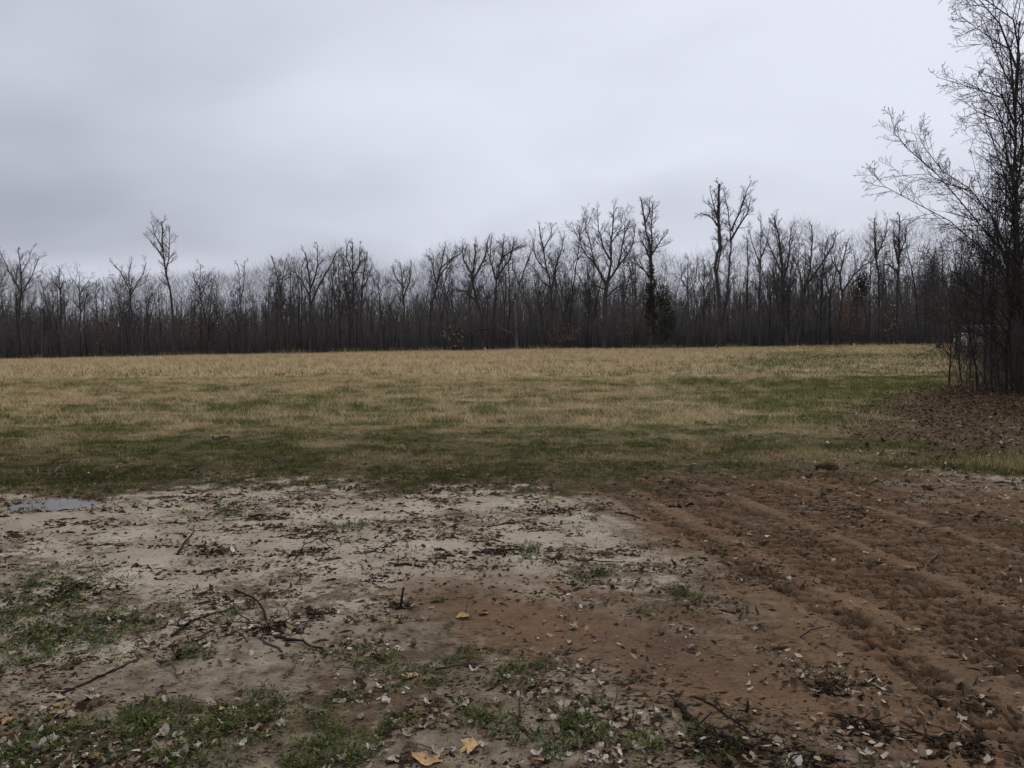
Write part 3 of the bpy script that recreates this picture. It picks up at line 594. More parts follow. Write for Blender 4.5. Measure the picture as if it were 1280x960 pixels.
# undergrowth of the wood: nobody could count it
def undergrowth():
    g = np.random.default_rng(77); n = 10500
    dep = g.random(n)**1.5*85; px = g.uniform(-130, 1330, n)
    x = (px-640)/FPX*(100+dep); y = np.interp(x, TLX, TLY)+.4+dep-np.where(g.random(n) < .25, 2.6*np.clip(fbm(x*.11, 0*x, 92, 3)+.15, 0, 1)*g.random(n)*3, 0); x = (px-640)/FPX*y
    z = base_z(x, y); clump = fbm(x*.12, y*.12, 91, 2)
    h = np.where(g.random(n) < .40, g.uniform(.5, 3.0, n), g.uniform(3, 11.5, n))*(1+.45*clump)
    outl = np.interp(px, OUTX, OUTY); hmax = (445-outl)/FPX*100*.92; h = np.minimum(h, hmax)
    lean = g.normal(0, .13, (n, 2)); A = np.stack([x, y, z-.1], 1); D = np.stack([lean[:, 0], lean[:, 1], np.ones(n)], 1)*h[:, None]
    r = .018+.0052*h
    V = []; 
    def cone(A, D, r):
        t = g.random(len(A))*6.28; ring = [np.stack([np.cos(t+k*2.0944), np.sin(t+k*2.0944), 0*t], 1)*r[:, None] for k in range(3)]
        V.append(np.stack([A+ring[0], A+ring[1], A+ring[2], A+D], 1).reshape(-1, 3))
    cone(A, D, r)
    for k in range(6):
        f = g.uniform(.25, .95, n)[:, None]; L = (.5+h*g.uniform(.10, .26, n))[:, None]
        d = g.normal(0, 1, (n, 3)); d[:, 2] = np.abs(d[:, 2])*.9+.15; d /= np.linalg.norm(d, axis=1, keepdims=True)
        cone(A+D*f, d*L, r*.5)
    n = 11000; dep = 10+g.random(n)**.8*150; px = g.uniform(-150, 1400, n)             # trunks deep in the wood, one dark mass
    x = (px-640)/FPX*(100+dep); y = np.interp(x, TLX, TLY)+dep; x = (px-640)/FPX*y; z = base_z(x, y)
    hm = (446-np.interp(px, OUTX, OUTY)-14)/FPX*y*g.uniform(.35, .82, n)
    cone(np.stack([x, y, z-.3], 1), np.stack([g.normal(0, .09, n), g.normal(0, .09, n), np.ones(n)], 1)*hm[:, None], g.uniform(.10, .24, n))
    n = 112000; dep = g.random(n)**1.4*60; px = g.uniform(-130, 1330, n)          # fine upper twigs between the stems
    x = (px-640)/FPX*(100+dep); y = np.interp(x, TLX, TLY)+1+dep; x = (px-640)/FPX*y; z = base_z(x, y)
    hm = (446-np.interp(px, OUTX, OUTY))/FPX*y; zz = z+hm*(.12+.86*g.random(n)**1.2)*(1+.12*fbm(x*.2, y*.2, 93, 2))
    d = g.normal(0, .75, (n, 3)); d[:, 2] = np.abs(d[:, 2])*.9+.35; d /= np.linalg.norm(d, axis=1, keepdims=True)
    cone(np.stack([x, y, zz], 1), d*g.uniform(.9, 3.0, n)[:, None], np.full(n, .0112)+.0001*dep)
    V = np.vstack(V); b = np.arange(len(V)//4)[:, None]*4
    F = np.vstack([b+np.array([[0, 1, 3]]), b+np.array([[1, 2, 3]]), b+np.array([[2, 0, 3]])])
    o = link('undergrowth', mesh_np('undergrowth', V, [F], M_twig)); tag(o, 'dark tangled undergrowth filling the wood between the trunks', 'undergrowth', kind='stuff')
undergrowth()

# ------------------------------------------------------------------ the near thicket on the right
QN = dict(levels=4, n=(0, 0, 6, 4), ratio=(0, 0, .48, .5), ang=(25, 62), up=.04, wob=.30, clear=.2, rmin=.003, bl=1.25, per=4.6, lo=.15)
N = limb_tree
N('thicket_tree', 'many stemmed bare tree arching long branches out over the field', 25.0, [
    (1, .4, [(1258, 500), (1256, 440), (1258, 380), (1262, 320), (1263, 280), (1265, 200), (1266, 140), (1262, 95)]),
    (.6, .10, [(1258, 365), (1235, 325), (1210, 308), (1170, 283), (1121, 257), (1086, 245), (1066, 225)]),
    (.6, .12, [(1258, 345), (1240, 305), (1220, 277), (1185, 248), (1145, 230), (1115, 204), (1104, 187)]),
    (.6, .12, [(1260, 330), (1236, 290), (1218, 263), (1191, 216), (1159, 178), (1148, 152), (1143, 125)]),
    (.6, .15, [(1258, 400), (1246, 340), (1241, 280), (1240, 220), (1240, 163), (1232, 120)]),
    (.5, .12, [(1262, 310), (1245, 250), (1226, 200), (1205, 160), (1190, 118)]),
    (.4, .1, [(1185, 248), (1160, 235), (1140, 226), (1098, 226)]),
    (.5, .12, [(1258, 420), (1225, 380), (1205, 345), (1180, 330), (1165, 320)]), (.45, .1, [(1257, 440), (1225, 405), (1190, 388), (1158, 392)]), (.45, .1, [(1257, 425), (1215, 372), (1175, 352), (1146, 356)]), (.4, .1, [(1257, 455), (1235, 425), (1205, 415), (1172, 425), (1150, 440)]), (.5, .12, [(1260, 330), (1250, 270), (1243, 200), (1222, 150), (1210, 128)])], 201, QN, .058, mat=M_bark_near, depth=.6, rmin=.0048, twmat=M_twig_near)
N('thicket_tree', 'dark upright tree with branches reaching high at the thicket', 23.0, [
    (1, .35, [(1282, 512), (1280, 440), (1277, 360), (1273, 263), (1275, 180), (1277, 88), (1284, 20)]),
    (.5, .1, [(1275, 150), (1264, 118), (1247, 106), (1218, 101), (1188, 85)]),
    (.5, .1, [(1276, 140), (1262, 90), (1250, 67), (1226, 57), (1206, 44), (1186, 32)]),
    (.5, .1, [(1277, 130), (1269, 70), (1252, 34), (1226, 21), (1204, 12), (1183, 4)]),
    (.5, .1, [(1278, 80), (1268, 20), (1250, -20), (1230, -60)]),
    (.5, .12, [(1274, 250), (1255, 200), (1236, 165), (1214, 145), (1190, 120)]),
    (.5, .12, [(1275, 330), (1250, 260), (1225, 225), (1200, 210)]),
    (.4, .1, [(1276, 180), (1262, 150), (1240, 128), (1216, 140)]), (.5, .12, [(1280, 200), (1300, 120), (1310, 60)])], 202, QN, .072, mat=M_bark_near, depth=.6, rmin=.0048, twmat=M_twig_near)
N('thicket_tree', 'bare tree with knotted lower limbs beside the tall dark tree', 21.0, [
    (1, .35, [(1330, 520), (1326, 440), (1318, 340), (1312, 240), (1310, 120), (1316, 0), (1320, -80)]),
    (.5, .12, [(1318, 340), (1290, 280), (1262, 240), (1240, 232)]), (.5, .12, [(1312, 220), (1288, 150), (1270, 60), (1258, 0)]),
    (.5, .12, [(1316, 320), (1296, 200), (1284, 120), (1280, 60)])], 203, QN, .075, mat=M_bark_near, depth=.6, rmin=.0048, twmat=M_twig_near)
sap = [(1266, 500, 1246, 90, 24.2, 'long whippy sapling arching up among the thicket trees'), (1290, 506, 1258, 20, 23.2, 'leaning sapling reaching over the tall thicket tree'), (1308, 512, 1280, -20, 22.4, 'slender high sapling at the thicket depth'), (1272, 497, 1238, 190, 26, 'bowed sapling crossing behind the arching tree'), (1250, 494, 1252, 150, 27, 'tall thin sapling rising behind the arching tree'), (1300, 508, 1296, 60, 24.5, 'very tall slim sapling beyond the tall thicket tree'), (1231, 488, 1226, 205, 28, 'tall whippy sapling left of the arching tree'), (1186, 486, 1180, 372, 27, 'thin sapling at the open corner of the thicket'), (1203, 483, 1204, 300, 29, 'slim dark sapling standing straight behind the thicket corner'),
       (1222, 492, 1222, 262, 26, 'slim sapling with twiggy top beside the arching tree'), (1240, 497, 1236, 290, 24.5, 'crooked sapling just left of the arching tree'),
       (1270, 505, 1268, 250, 23.5, 'dark sapling between the two thicket trees'), (1295, 512, 1292, 220, 22, 'stout sapling behind the tall thicket tree'), (1212, 478, 1214, 330, 31, 'leafless sapling deep behind the thicket corner')]
for k, (bx, by, tx, ty, Y, lb) in enumerate(sap):
    rd = random.Random(300+k); mx = (bx+tx)/2+rd.uniform(-16, 16)
    N('sapling', lb, Y, [(1, .25, [(bx, by), (mx, (by*2+ty)/3), (mx+rd.uniform(-5, 5), (by+ty*2)/3), (tx, ty)]), (.6, .15, [(mx, (by*2+ty)/3), (mx-rd.uniform(12, 26), (by+ty)/2-10), (mx-rd.uniform(22, 38), (by+ty*2)/3-10)]), (.5, .15, [(mx, (by+ty)/2), (mx+18, (by+ty)/2-35), (mx+22, ty+40)])], 310+k, dict(QN, lo=.1, bl=1.0, per=3.2), .036, 'saplings of the near thicket', M_bark_near, 'sapling', rmin=.0042, twmat=M_twig_near)
# trees along the field's right edge, receding towards the far wood
edge_q = dict(Q_TALL, rmin=.005)
k = 0
for i in range(34):
    Y = R.uniform(40, 98); px = R.uniform(1160, 1330) if Y > 62 else R.uniform(1196, 1330) if Y > 45 else R.uniform(1215, 1360)
    x = (px-640)/FPX*Y
    kk = R.choice((0, 1, 2, 4, 6, 9, 9, 8)); tm, cm = protos[kk]
    top = R.uniform(285, 345) if px < 1240 else R.uniform(230, 320)
    z = float(base_z(x, Y)); Hh = at_depth(px, top, Y)[2]-z; s = Hh/specs[kk][1]
    plant(['edge_tree', 'edge_sapling'][kk >= 8], tm, cm, (x, Y, z), R.random()*6.28, s, plabel[kk]+' in the strip of wood '+('just behind the near thicket' if Y < 50 else 'between thicket and far wood' if Y < 72 else 'where it meets the far wood'), pcat[kk], 'trees along the field side')
def near_brush():
    g = np.random.default_rng(78); V = []
    def cone(A, D, r):
        t = g.random(len(A))*6.28; ring = [np.stack([np.cos(t+k*2.0944), np.sin(t+k*2.0944), 0*t], 1)*r[:, None] for k in range(3)]
        V.append(np.stack([A+ring[0], A+ring[1], A+ring[2], A+D], 1).reshape(-1, 3))
    n = 3000; Y = 23+g.random(n)**1.6*70; px = 1176+g.random(n)**.62*210+np.clip(27-Y, 0, 9)*7-np.clip(Y-55, 0, 30)*.5
    x = (px-640)/FPX*Y; z = base_z(x, Y); h = g.uniform(.5, 3.6, n)*(1+.012*(Y-23))*np.where(px > 1235, 1.25, .9)
    A = np.stack([x, Y, z-.05], 1); D = np.stack([g.normal(0, .38, n), g.normal(0, .38, n), np.ones(n)], 1)*h[:, None]; r = .003+.0022*h
    cone(A, D, r)
    for k in range(9):
        f = g.uniform(.1, .95, n)[:, None]; L = (h*g.uniform(.15, .45, n))[:, None]
        d = g.normal(0, 1, (n, 3)); d[:, 2] = d[:, 2]*.5+.12; d /= np.linalg.norm(d, axis=1, keepdims=True); cone(A+D*f, d*L, r*.55)
    V = np.vstack(V); b = np.arange(len(V)//4)[:, None]*4
    F = np.vstack([b+np.array([[0, 1, 3]]), b+np.array([[1, 2, 3]]), b+np.array([[2, 0, 3]])])
    o = link('brush', mesh_np('brush', V, [F], M_twig_near)); tag(o, 'tangled leafless brush at the foot of the near thicket', 'brush', kind='stuff')
near_brush()

# white shed glimpsed through the thicket
def box(V, F, a, b):
    o = len(V); (x0, y0, z0), (x1, y1, z1) = a, b
    V += [(x0, y0, z0), (x1, y0, z0), (x1, y1, z0), (x0, y1, z0), (x0, y0, z1), (x1, y0, z1), (x1, y1, z1), (x0, y1, z1)]
    F += [(o, o+3, o+2, o+1), (o+4, o+5, o+6, o+7), (o, o+1, o+5, o+4), (o+1, o+2, o+6, o+5), (o+2, o+3, o+7, o+6), (o+3, o, o+4, o+7)]
def plain(name, c, rough=.6, var=.2):
    m, nt, bs = new_mat(name); B = NB(nt); tc = B.n('ShaderNodeTexCoord').outputs['Object']
    cc = B.mix(B.noise(5, 4, .6, tc), tuple(q*(1-var) for q in c), tuple(min(1, q*(1+var)) for q in c)); nt.links.new(cc, bs.inputs['Base Color']); bs.inputs['Roughness'].default_value = rough
    return m
M_white = plain('white_siding', (.74, .75, .76), .5, .06); M_roof = plain('grey_roofing', (.12, .12, .13), .7); M_wood = plain('stake_wood', (.62, .45, .29), .8, .12); M_pink = plain('pink_ribbon', (.75, .22, .20), .6, .1)
def shed():
    Y = 82; p = at_depth(1238, 430, Y); z = float(base_z(p[0], Y)); e = empty('shed', (p[0], Y, z))
    V, F = [], []; box(V, F, (-2.2, 0, -.1), (2.6, 3, 1.75)); link('wall', mesh_np('wall', V, [np.array(F)], M_white), e)
    V = [(-2.4, -.25, 1.72), (2.8, -.25, 1.72), (2.8, 1.5, 2.55), (-2.4, 1.5, 2.55), (2.8, 3.25, 1.72), (-2.4, 3.25, 1.72), (-2.4, -.25, 1.80), (2.8, -.25, 1.80), (2.8, 1.5, 2.65), (-2.4, 1.5, 2.65), (2.8, 3.25, 1.80), (-2.4, 3.25, 1.80)]
    link('roof', mesh_np('roof', V, [np.array([(0, 3, 2, 1), (3, 5, 4, 2), (6, 7, 8, 9), (9, 8, 10, 11), (0, 1, 7, 6), (4, 5, 11, 10)]), np.array([(1, 2, 8), (1, 8, 7), (2, 4, 10), (2, 10, 8), (0, 9, 3), (0, 6, 9), (3, 9, 11), (3, 11, 5)])[:, :3]], M_roof), e)
    V, F = [], []; box(V, F, (-.5, -.04, 0), (.4, .003, 1.6)); link('door', mesh_np('door', V, [np.array(F)], M_roof), e)
    tag(e, 'small white shed glimpsed between the stems of the thicket', 'shed')
shed()
# survey stakes in the field
for px, py, hp, lb in ((606.5, 447.5, 5.0, 'pale wooden survey stake below the low arching bough'), (673, 445.5, 4.6, 'thin pale survey stake in the grass left of the oak'),
                       (997, 448, 5.5, 'pale wooden survey stake below the many stemmed tree'), (1067.5, 446, 7.0, 'taller wooden survey stake below the russet sapling')):
    Y = 78.0; p = at_depth(px, py, Y); z = float(base_z(p[0], Y)); h = hp/FPX*Y+.25; e = empty('survey_stake', (p[0], Y, z))
    w = .055; V = []; F = []; box(V, F, (-w, -.03, -.2), (w, .03, h)); V += [(0, 0, h+.09)]; t = len(V)-1
    link('post', mesh_np('post', V, [np.array([f for i, f in enumerate(F) if i != 1]), np.array([(4, 5, t), (5, 6, t), (6, 7, t), (7, 4, t)])], M_wood), e)
    V, F = [], []; box(V, F, (-w-.012, -.042, h-.16), (w+.012, .042, h-.04)); link('ribbon', mesh_np('ribbon', V, [np.array(F)], M_pink), e)
    tag(e, lb, 'stake', 'survey stakes in the field')

# ------------------------------------------------------------------ grass of the field
def blades(x, y, z, h, w, lean, g):
    n = len(x); a = g.random(n)*6.283; ca, sa = np.cos(a), np.sin(a); b = g.random(n)*6.283
    base = np.stack([x, y, z], 1); side = np.stack([ca, sa, 0*ca], 1)*(w/2)[:, None]
    tip = base+np.stack([np.cos(b)*lean*h, np.sin(b)*lean*h, h], 1)
    return np.stack([base-side, base+side, tip], 1).reshape(-1, 3)
def build_grass():
    g = np.random.default_rng(123); VV, TT = [], []
    def zone(y0, y1, dens, per, spread, hr, wr, wedge=.72):
        area = wedge*(y1*y1-y0*y0); nt_ = int(area*dens/per)
        ty = np.sqrt(g.uniform(y0*y0, y1*y1, nt_)); tx = g.uniform(-1, 1, nt_)*(wedge*ty+.6)
        x = np.repeat(tx, per)+g.normal(0, spread, nt_*per); y = np.repeat(ty, per)+g.normal(0, spread, nt_*per)
        z, m = ground_fields(x, y); tl = np.interp(x, TLX, TLY)
        keep = (g.random(len(x)) < m['grass']*np.clip(1.15-1.25*m['litter'], 0.03, 1))&(y < tl+1.5)&(m['grass'] > .25)
        bare = fbm(x*.9, y*1.1, 95, 3)
        bare = bare+.5*fbm(x*3, y*3.5, 96, 2); keep &= (bare > np.where(y < 15, -.12, -.26)) | (g.random(len(x)) < np.where(y < 15, .18, .55))
        x, y, z, gr = x[keep], y[keep], z[keep], m['green'][keep]
        tr_ = np.repeat(g.random(nt_), per)[keep]; t2_ = np.repeat(g.random(nt_), per)[keep]
        isg = (.72*tr_+.28*g.random(len(x))) < np.clip(gr*1.3-.18, 0.03, .95)
        tuft = .7+.6*sstep(-.3, .4, fbm(x*.8, y*.8, 97, 2))
        h = g.uniform(*hr, len(x))*np.where(isg, .75, 1.1)*tuft; w = g.uniform(*wr, len(x))
        rb_ = .6*t2_+.4*g.random(len(x)); tint = np.where(isg, np.where(y > 14, .10+.38*rb_, .48*rb_), .5+.5*rb_)
        dk = np.interp(y, [8, 13, 18], [.75, .85, 1]); tint = np.where(isg, tint*dk, np.clip(tint*np.interp(y, [8, 12, 18, 120], [.82, .88, 1, 1.05]), .5, 1))
        VV.append(blades(x, y, z-.006, h, w, g.uniform(.2, 1.3, len(x)), g)); TT.append(np.repeat(tint, 3))
    zone(7.0, 15, 2700, 12, .040, (.025, .085), (.004, .008))
    zone(15, 34, 460, 12, .08, (.06, .17), (.007, .014), .70)
    zone(34, 112, 36, 6, .16, (.10, .32), (.02, .045), .68)
    V = np.vstack(VV); F = np.arange(len(V)).reshape(-1, 3)
    o = link('field_grass', mesh_np('field_grass', V, [F], M_grass, {'tint': np.concatenate(TT)})); tag(o, 'short mixed green and straw coloured grass of the field', 'grass', kind='stuff')
    print('grass tris', len(F))
build_grass()

def edge_weeds():
    g = np.random.default_rng(66); n = 9000; x = g.uniform(-72, 62, n); k = fbm(x*.13, 0*x, 92, 3); tl = np.interp(x, TLX, TLY)
    y = tl+g.normal(0, 1.3, n)-1.6*np.clip(k, 0, 1)-.3; keep = g.random(n) < sstep(-.2, .25, k+.3*fbm(x*.6, y, 94, 2)); x, y = x[keep], y[keep]; n = len(x)
    V = blades(x, y, base_z(x, y)-.05, g.uniform(.25, 1.0, n), g.uniform(.03, .07, n), g.uniform(.1, .6, n), g); t = np.where(g.random(n) < .2, g.uniform(.2, .48, n), g.uniform(.52, .85, n))
    tag(link('edge_weeds', mesh_np('edge_weeds', V, [np.arange(len(V)).reshape(-1, 3)], M_grass, {'tint': np.repeat(t, 3)})), 'tall straw coloured weeds along the foot of the far wood', 'weeds', kind='stuff')
edge_weeds()
# taller grass patch in front of the leaf litter
def grass_patch(cx, cy, sx, sy, n, hr, gmix, seed, label):
    g = np.random.default_rng(seed); x = cx+g.normal(0, sx, n); y = cy+g.normal(0, sy, n); z = gz(x, y)
    V = blades(x, y, z-.01, g.uniform(*hr, n), g.uniform(.004, .008, n), g.uniform(.2, 1.0, n), g)
    t = np.where(g.random(n) < gmix, g.uniform(.1, .48, n), g.uniform(.55, .9, n))
    tag(link('grass_patch', mesh_np('grass_patch', V, [np.arange(len(V)).reshape(-1, 3)], M_grass, {'tint': np.repeat(t, 3)})), label, 'grass', kind='stuff')
x0, y0 = on_ground(1250, 582); grass_patch(x0+.5, y0, .5, .30, 6000, (.05, .14), .6, 1, 'lush grass patch between the leaf litter and the tracks')
x0, y0 = on_ground(1030, 572); grass_patch(x0, y0, .6, .3, 4500, (.02, .06), .15, 2, 'flattened straw coloured grass around the dark clod')

# ------------------------------------------------------------------ weeds, crumbs, twigs and leaf scraps of the mud
def weeds():
    g = np.random.default_rng(9); P = []
    cl = [(40, 800, .36, 170), (120, 790, .22, 90), (20, 770, .20, 60), (90, 745, .2, 40), (0, 830, .25, 80), (45, 735, .25, 40), (240, 815, .08, 20), (200, 900, .10, 30), (260, 910, .10, 30), (60, 920, .15, 50), (150, 910, .12, 30), (20, 945, .15, 40), (300, 900, .12, 36), (330, 880, .1, 20), (460, 825, .12, 40),
          (190, 890, .08, 24), (140, 955, .2, 50), (240, 945, .16, 50), (400, 945, .14, 40), (380, 930, .1, 30), (430, 950, .1, 26), (640, 840, .10, 26), (720, 905, .10, 50), (690, 930, .08, 24), (790, 925, .06, 16), (860, 745, .10, 24), (740, 715, .10, 20), (660, 690, .15, 26), (430, 660, .14, 26), (540, 850, .09, 18), (570, 815, .08, 14), (290, 765, .06, 8),
          (410, 880, .1, 18), (480, 915, .08, 14), (590, 890, .08, 18), (620, 910, .08, 18), (75, 725, .3, 40), (850, 960, .2, 30), (280, 640, .3, 30), (100, 605, .5, 60), (700, 640, .3, 14), (960, 950, .15, 20)]
    for px, py, s, n in cl:
        x, y = on_ground(px, py); k = int(n*.62)+3
        P.append(np.stack([x+g.normal(0, s*.75, k), y+g.normal(0, s*.9, k)], 1))
    n = 600; y = np.sqrt(g.uniform(4, 30, n)); x = g.uniform(-.75, .25, n)*y
    P.append(np.stack([x, y], 1)[fbm(x*3.1, y*3.1, 99, 3) > .24])
    P = np.vstack(P); n = len(P); per = 34
    c = np.repeat(P, per, 0); m = len(c); a = g.random(m)*6.283; rr = .036*np.sqrt(g.random(m))*np.repeat(g.uniform(.5, 1.5, n), per)
    x = c[:, 0]+np.cos(a)*rr; y = c[:, 1]+np.sin(a)*rr; z = gz(x, y)+g.uniform(.0, .022, m)
    L = g.uniform(.009, .024, m)*np.interp(y, [2, 9], [.85, 1.4]); w = L*g.uniform(.28, .5, m); b = a+g.normal(0, .9, m); up = g.uniform(-.1, .9, m)
    d = np.stack([np.cos(b), np.sin(b), up], 1); s = np.stack([-np.sin(b), np.cos(b), g.normal(0, .4, m)], 1); o = np.stack([x, y, z], 1)
    V = np.stack([o, o+d*L[:, None]*.5+s*w[:, None]*.5, o+d*L[:, None], o+d*L[:, None]*.5-s*w[:, None]*.5], 1).reshape(-1, 3)
    t = np.repeat(np.clip(np.repeat(g.uniform(.0, .6, n), per)+g.uniform(-.1, .4, m), 0, 1), 4)
    tag(link('weeds', mesh_np('weeds', V, [np.arange(m*4).reshape(-1, 4)], M_weed, {'tint': t})), 'small green weeds growing in patches on the mud', 'weeds', kind='stuff'); print('weeds', m)
weeds()
OCT_F = np.array([(0, 2, 4), (2, 1, 4), (1, 3, 4), (3, 0, 4), (2, 0, 5), (1, 2, 5), (3, 1, 5), (0, 3, 5)])
def crumbs():
    g = np.random.default_rng(19); n = 170000
    y = 2.3+8.5*g.random(n)**1.05; x = g.uniform(-.74, .74, n)*y
    z, m = ground_fields(x, y); dens = sstep(-.08, .38, fbm(x*2.0, y*3.4, 55, 4)+.35*fbm(x*.6, y*.8, 57, 2))
    keep = g.random(n) < np.clip(dens*(1-m['red']*.75)*(1-m['grass']*.5)+.10*m['groove_shade_churn'], 0.02, 1)
    x, y, z = x[keep], y[keep], z[keep]; n = len(x)
    s = (.0045+.016*g.random(n)**3)*np.interp(y, [2.5, 9], [.75, 1.7])
    base = np.array([(1, 0, 0), (0, 1, 0), (-1, 0, 0), (0, -1, 0), (.1, 0, .75)], float)
    J = base[None]*g.uniform(.45, 1.5, (n, 5, 1))*np.stack([g.uniform(.7, 2.6, n), g.uniform(.5, 1, n), g.uniform(.4, 1, n)], 1)[:, None]
    a = g.normal(0, .8, n); ca, sa = np.cos(a)[:, None], np.sin(a)[:, None]
    V = np.stack([J[..., 0]*ca-J[..., 1]*sa, J[..., 0]*sa+J[..., 1]*ca, J[..., 2]], -1)*s[:, None, None]+np.stack([x, y, z-.001], 1)[:, None]
    F = (np.arange(n)[:, None, None]*5+np.array([(0, 1, 4), (1, 2, 4), (2, 3, 4), (3, 0, 4)])[None]).reshape(-1, 3)
    t = np.repeat(g.random(n)**1.5, 5)
    tag(link('mud_crumbs', mesh_np('mud_crumbs', V.reshape(-1, 3), [F], M_crumb, {'tint': t})), 'dark crumbs of soil and rotten bark strewn over the mud', 'soil crumbs', kind='stuff'); print('crumbs', n)
crumbs()
def twig_litter():
    g = np.random.default_rng(29); n = 9500
    y = 2.3+8.2*g.random(n)**1.2; x = g.uniform(-.74, .74, n)*y; m = ground_fields(x, y)[1]
    keep = g.random(n) < np.clip(sstep(-.2, .4, fbm(x*1.3, y*1.6, 58, 3))*(1-.7*m['red'])+.08, 0, 1); x, y = x[keep], y[keep]; n = len(x)
    L = .02+.10*g.random(n)**3; a = g.normal(0, .7, n)+np.where(g.random(n) < .5, 0, math.pi); c, s = np.cos(a)*L, np.sin(a)*L
    X = np.stack([x, x+c*.5, x+c], 1)+g.normal(0, .004, (n, 3)); Yq = np.stack([y, y+s*.5, y+s], 1)+g.normal(0, .004, (n, 3)); Z = np.stack([gz(X[:, k], Yq[:, k]) for k in range(3)], 1)+.004+g.uniform(0, .010, (n, 3))
    b = Branches(); r = .0008+.0022*g.random(n)**2.5
    for k in range(n):
        b.add((X[k, 0], Yq[k, 0], Z[k, 0]), (X[k, 1], Yq[k, 1], Z[k, 1]), r[k], r[k]*.9); b.add((X[k, 1], Yq[k, 1], Z[k, 1]), (X[k, 2], Yq[k, 2], Z[k, 2]), r[k]*.9, r[k]*.5)
    tag(link('twig_litter', b.mesh('twig_litter', M_stick)), 'litter of tiny dark twigs and stalks on the mud', 'twig litter', kind='stuff')
twig_litter()
def scraps(name, label, cat, x, y, size, tint, mat, seed, lift=.012):
    g = np.random.default_rng(seed); n = len(x); z = gz(x, y)+g.uniform(.001, lift, n)
    t = np.linspace(0, 2*math.pi, 7)[:-1]; rad = g.uniform(.35, 1.1, (n, 6))*np.array([1, .7, .8, 1, .75, .7])
    a = g.random(n)[:, None]*6.283; asp = g.uniform(.4, .9, n)[:, None]
    lx, ly = np.cos(t)*rad, np.sin(t)*rad*asp
    X = lx*np.cos(a)-ly*np.sin(a); Yv = lx*np.sin(a)+ly*np.cos(a); tilt = g.normal(0, .35, (n, 2)); Zv = X*tilt[:, :1]+Yv*tilt[:, 1:]+g.uniform(-.05, .45, (n, 6))*rad
    V = np.stack([X, Yv, Zv], -1)*size[:, None, None]; V = np.concatenate([V, np.zeros((n, 1, 3))], 1)+np.stack([x, y, z], 1)[:, None]
    i = np.arange(6); f = np.stack([i, (i+1) % 6, 0*i+6], 1); F = (np.arange(n)[:, None, None]*7+f[None]).reshape(-1, 3)
    tag(link(name, mesh_np(name, V.reshape(-1, 3), [F], mat, {'tint': np.repeat(tint, 7)})), label, cat, kind='stuff')
g = np.random.default_rng(31); n = 60000
y = 2.3+5.2*g.random(n)**1.5; x = g.uniform(-.74, .74, n)*y; m = ground_fields(x, y)[1]
dn = sstep(-.1, .35, fbm(x*1.5, y*1.5, 59, 3)+.25*fbm(x*5, y*5, 60, 2))*np.interp(y, [2.3, 4.2, 5.5, 8], [1, .8, .30, .1])*(1-.85*m['red'])*np.where(x > .75*y-.9, .8, 1)
k = g.random(n) < dn; x, y = x[k], y[k]
scraps('leaf_scraps', 'torn scraps of rotting leaves scattered over the near mud', 'leaf scraps', x, y, (.007+.029*g.random(len(x))**1.8), np.clip(g.beta(1.0, 1.3, len(x)), 0, 1), M_scrap, 32)
n = 34000; y = 4.2+5.6*g.random(n); x = g.uniform(-.74, .74, n)*y; m = ground_fields(x, y)[1]
k = g.random(n) < sstep(-.10, .35, fbm(x*1.8, y*3.0, 55, 4)+.35*fbm(x*.6, y*.8, 57, 2))*(1-.85*m['red'])*(1-.6*m['grass']); x, y = x[k], y[k]
scraps('bark_flakes', 'dark flakes of bark and dead leaves scattered over the pale silt', 'bark flakes', x, y, .008+.026*g.random(len(x))**2, np.clip(g.beta(1, 3.2, len(x)), 0, 1), M_scrap, 36, .006)
n = 52000; y = g.uniform(8.8, 30, n); x = g.uniform(3.5, 20, n); k = g.random(n) < litter_mask(x, y)*.85+.015; k &= x/y < .80; x, y = x[k], y[k]
scraps('leaf_litter', 'carpet of brown fallen leaves under the near thicket', 'leaf litter', x, y, g.uniform(.03, .07, len(x)), np.clip(g.beta(1.2, 2.0, len(x)), 0, 1), M_litter, 33, .03)
n = 1500; y = g.uniform(7.5, 13, n); x = g.uniform(.15, .74, n)*y; k = g.random(n) < .55*sstep(.2, .6, x/y); x, y = x[k], y[k]
scraps('blown_leaves', 'scattered pale leaves blown over the grass beside the tracks', 'leaves', x, y, g.uniform(.02, .05, len(x)), g.uniform(.3, .95, len(x)), M_scrap, 34, .02)

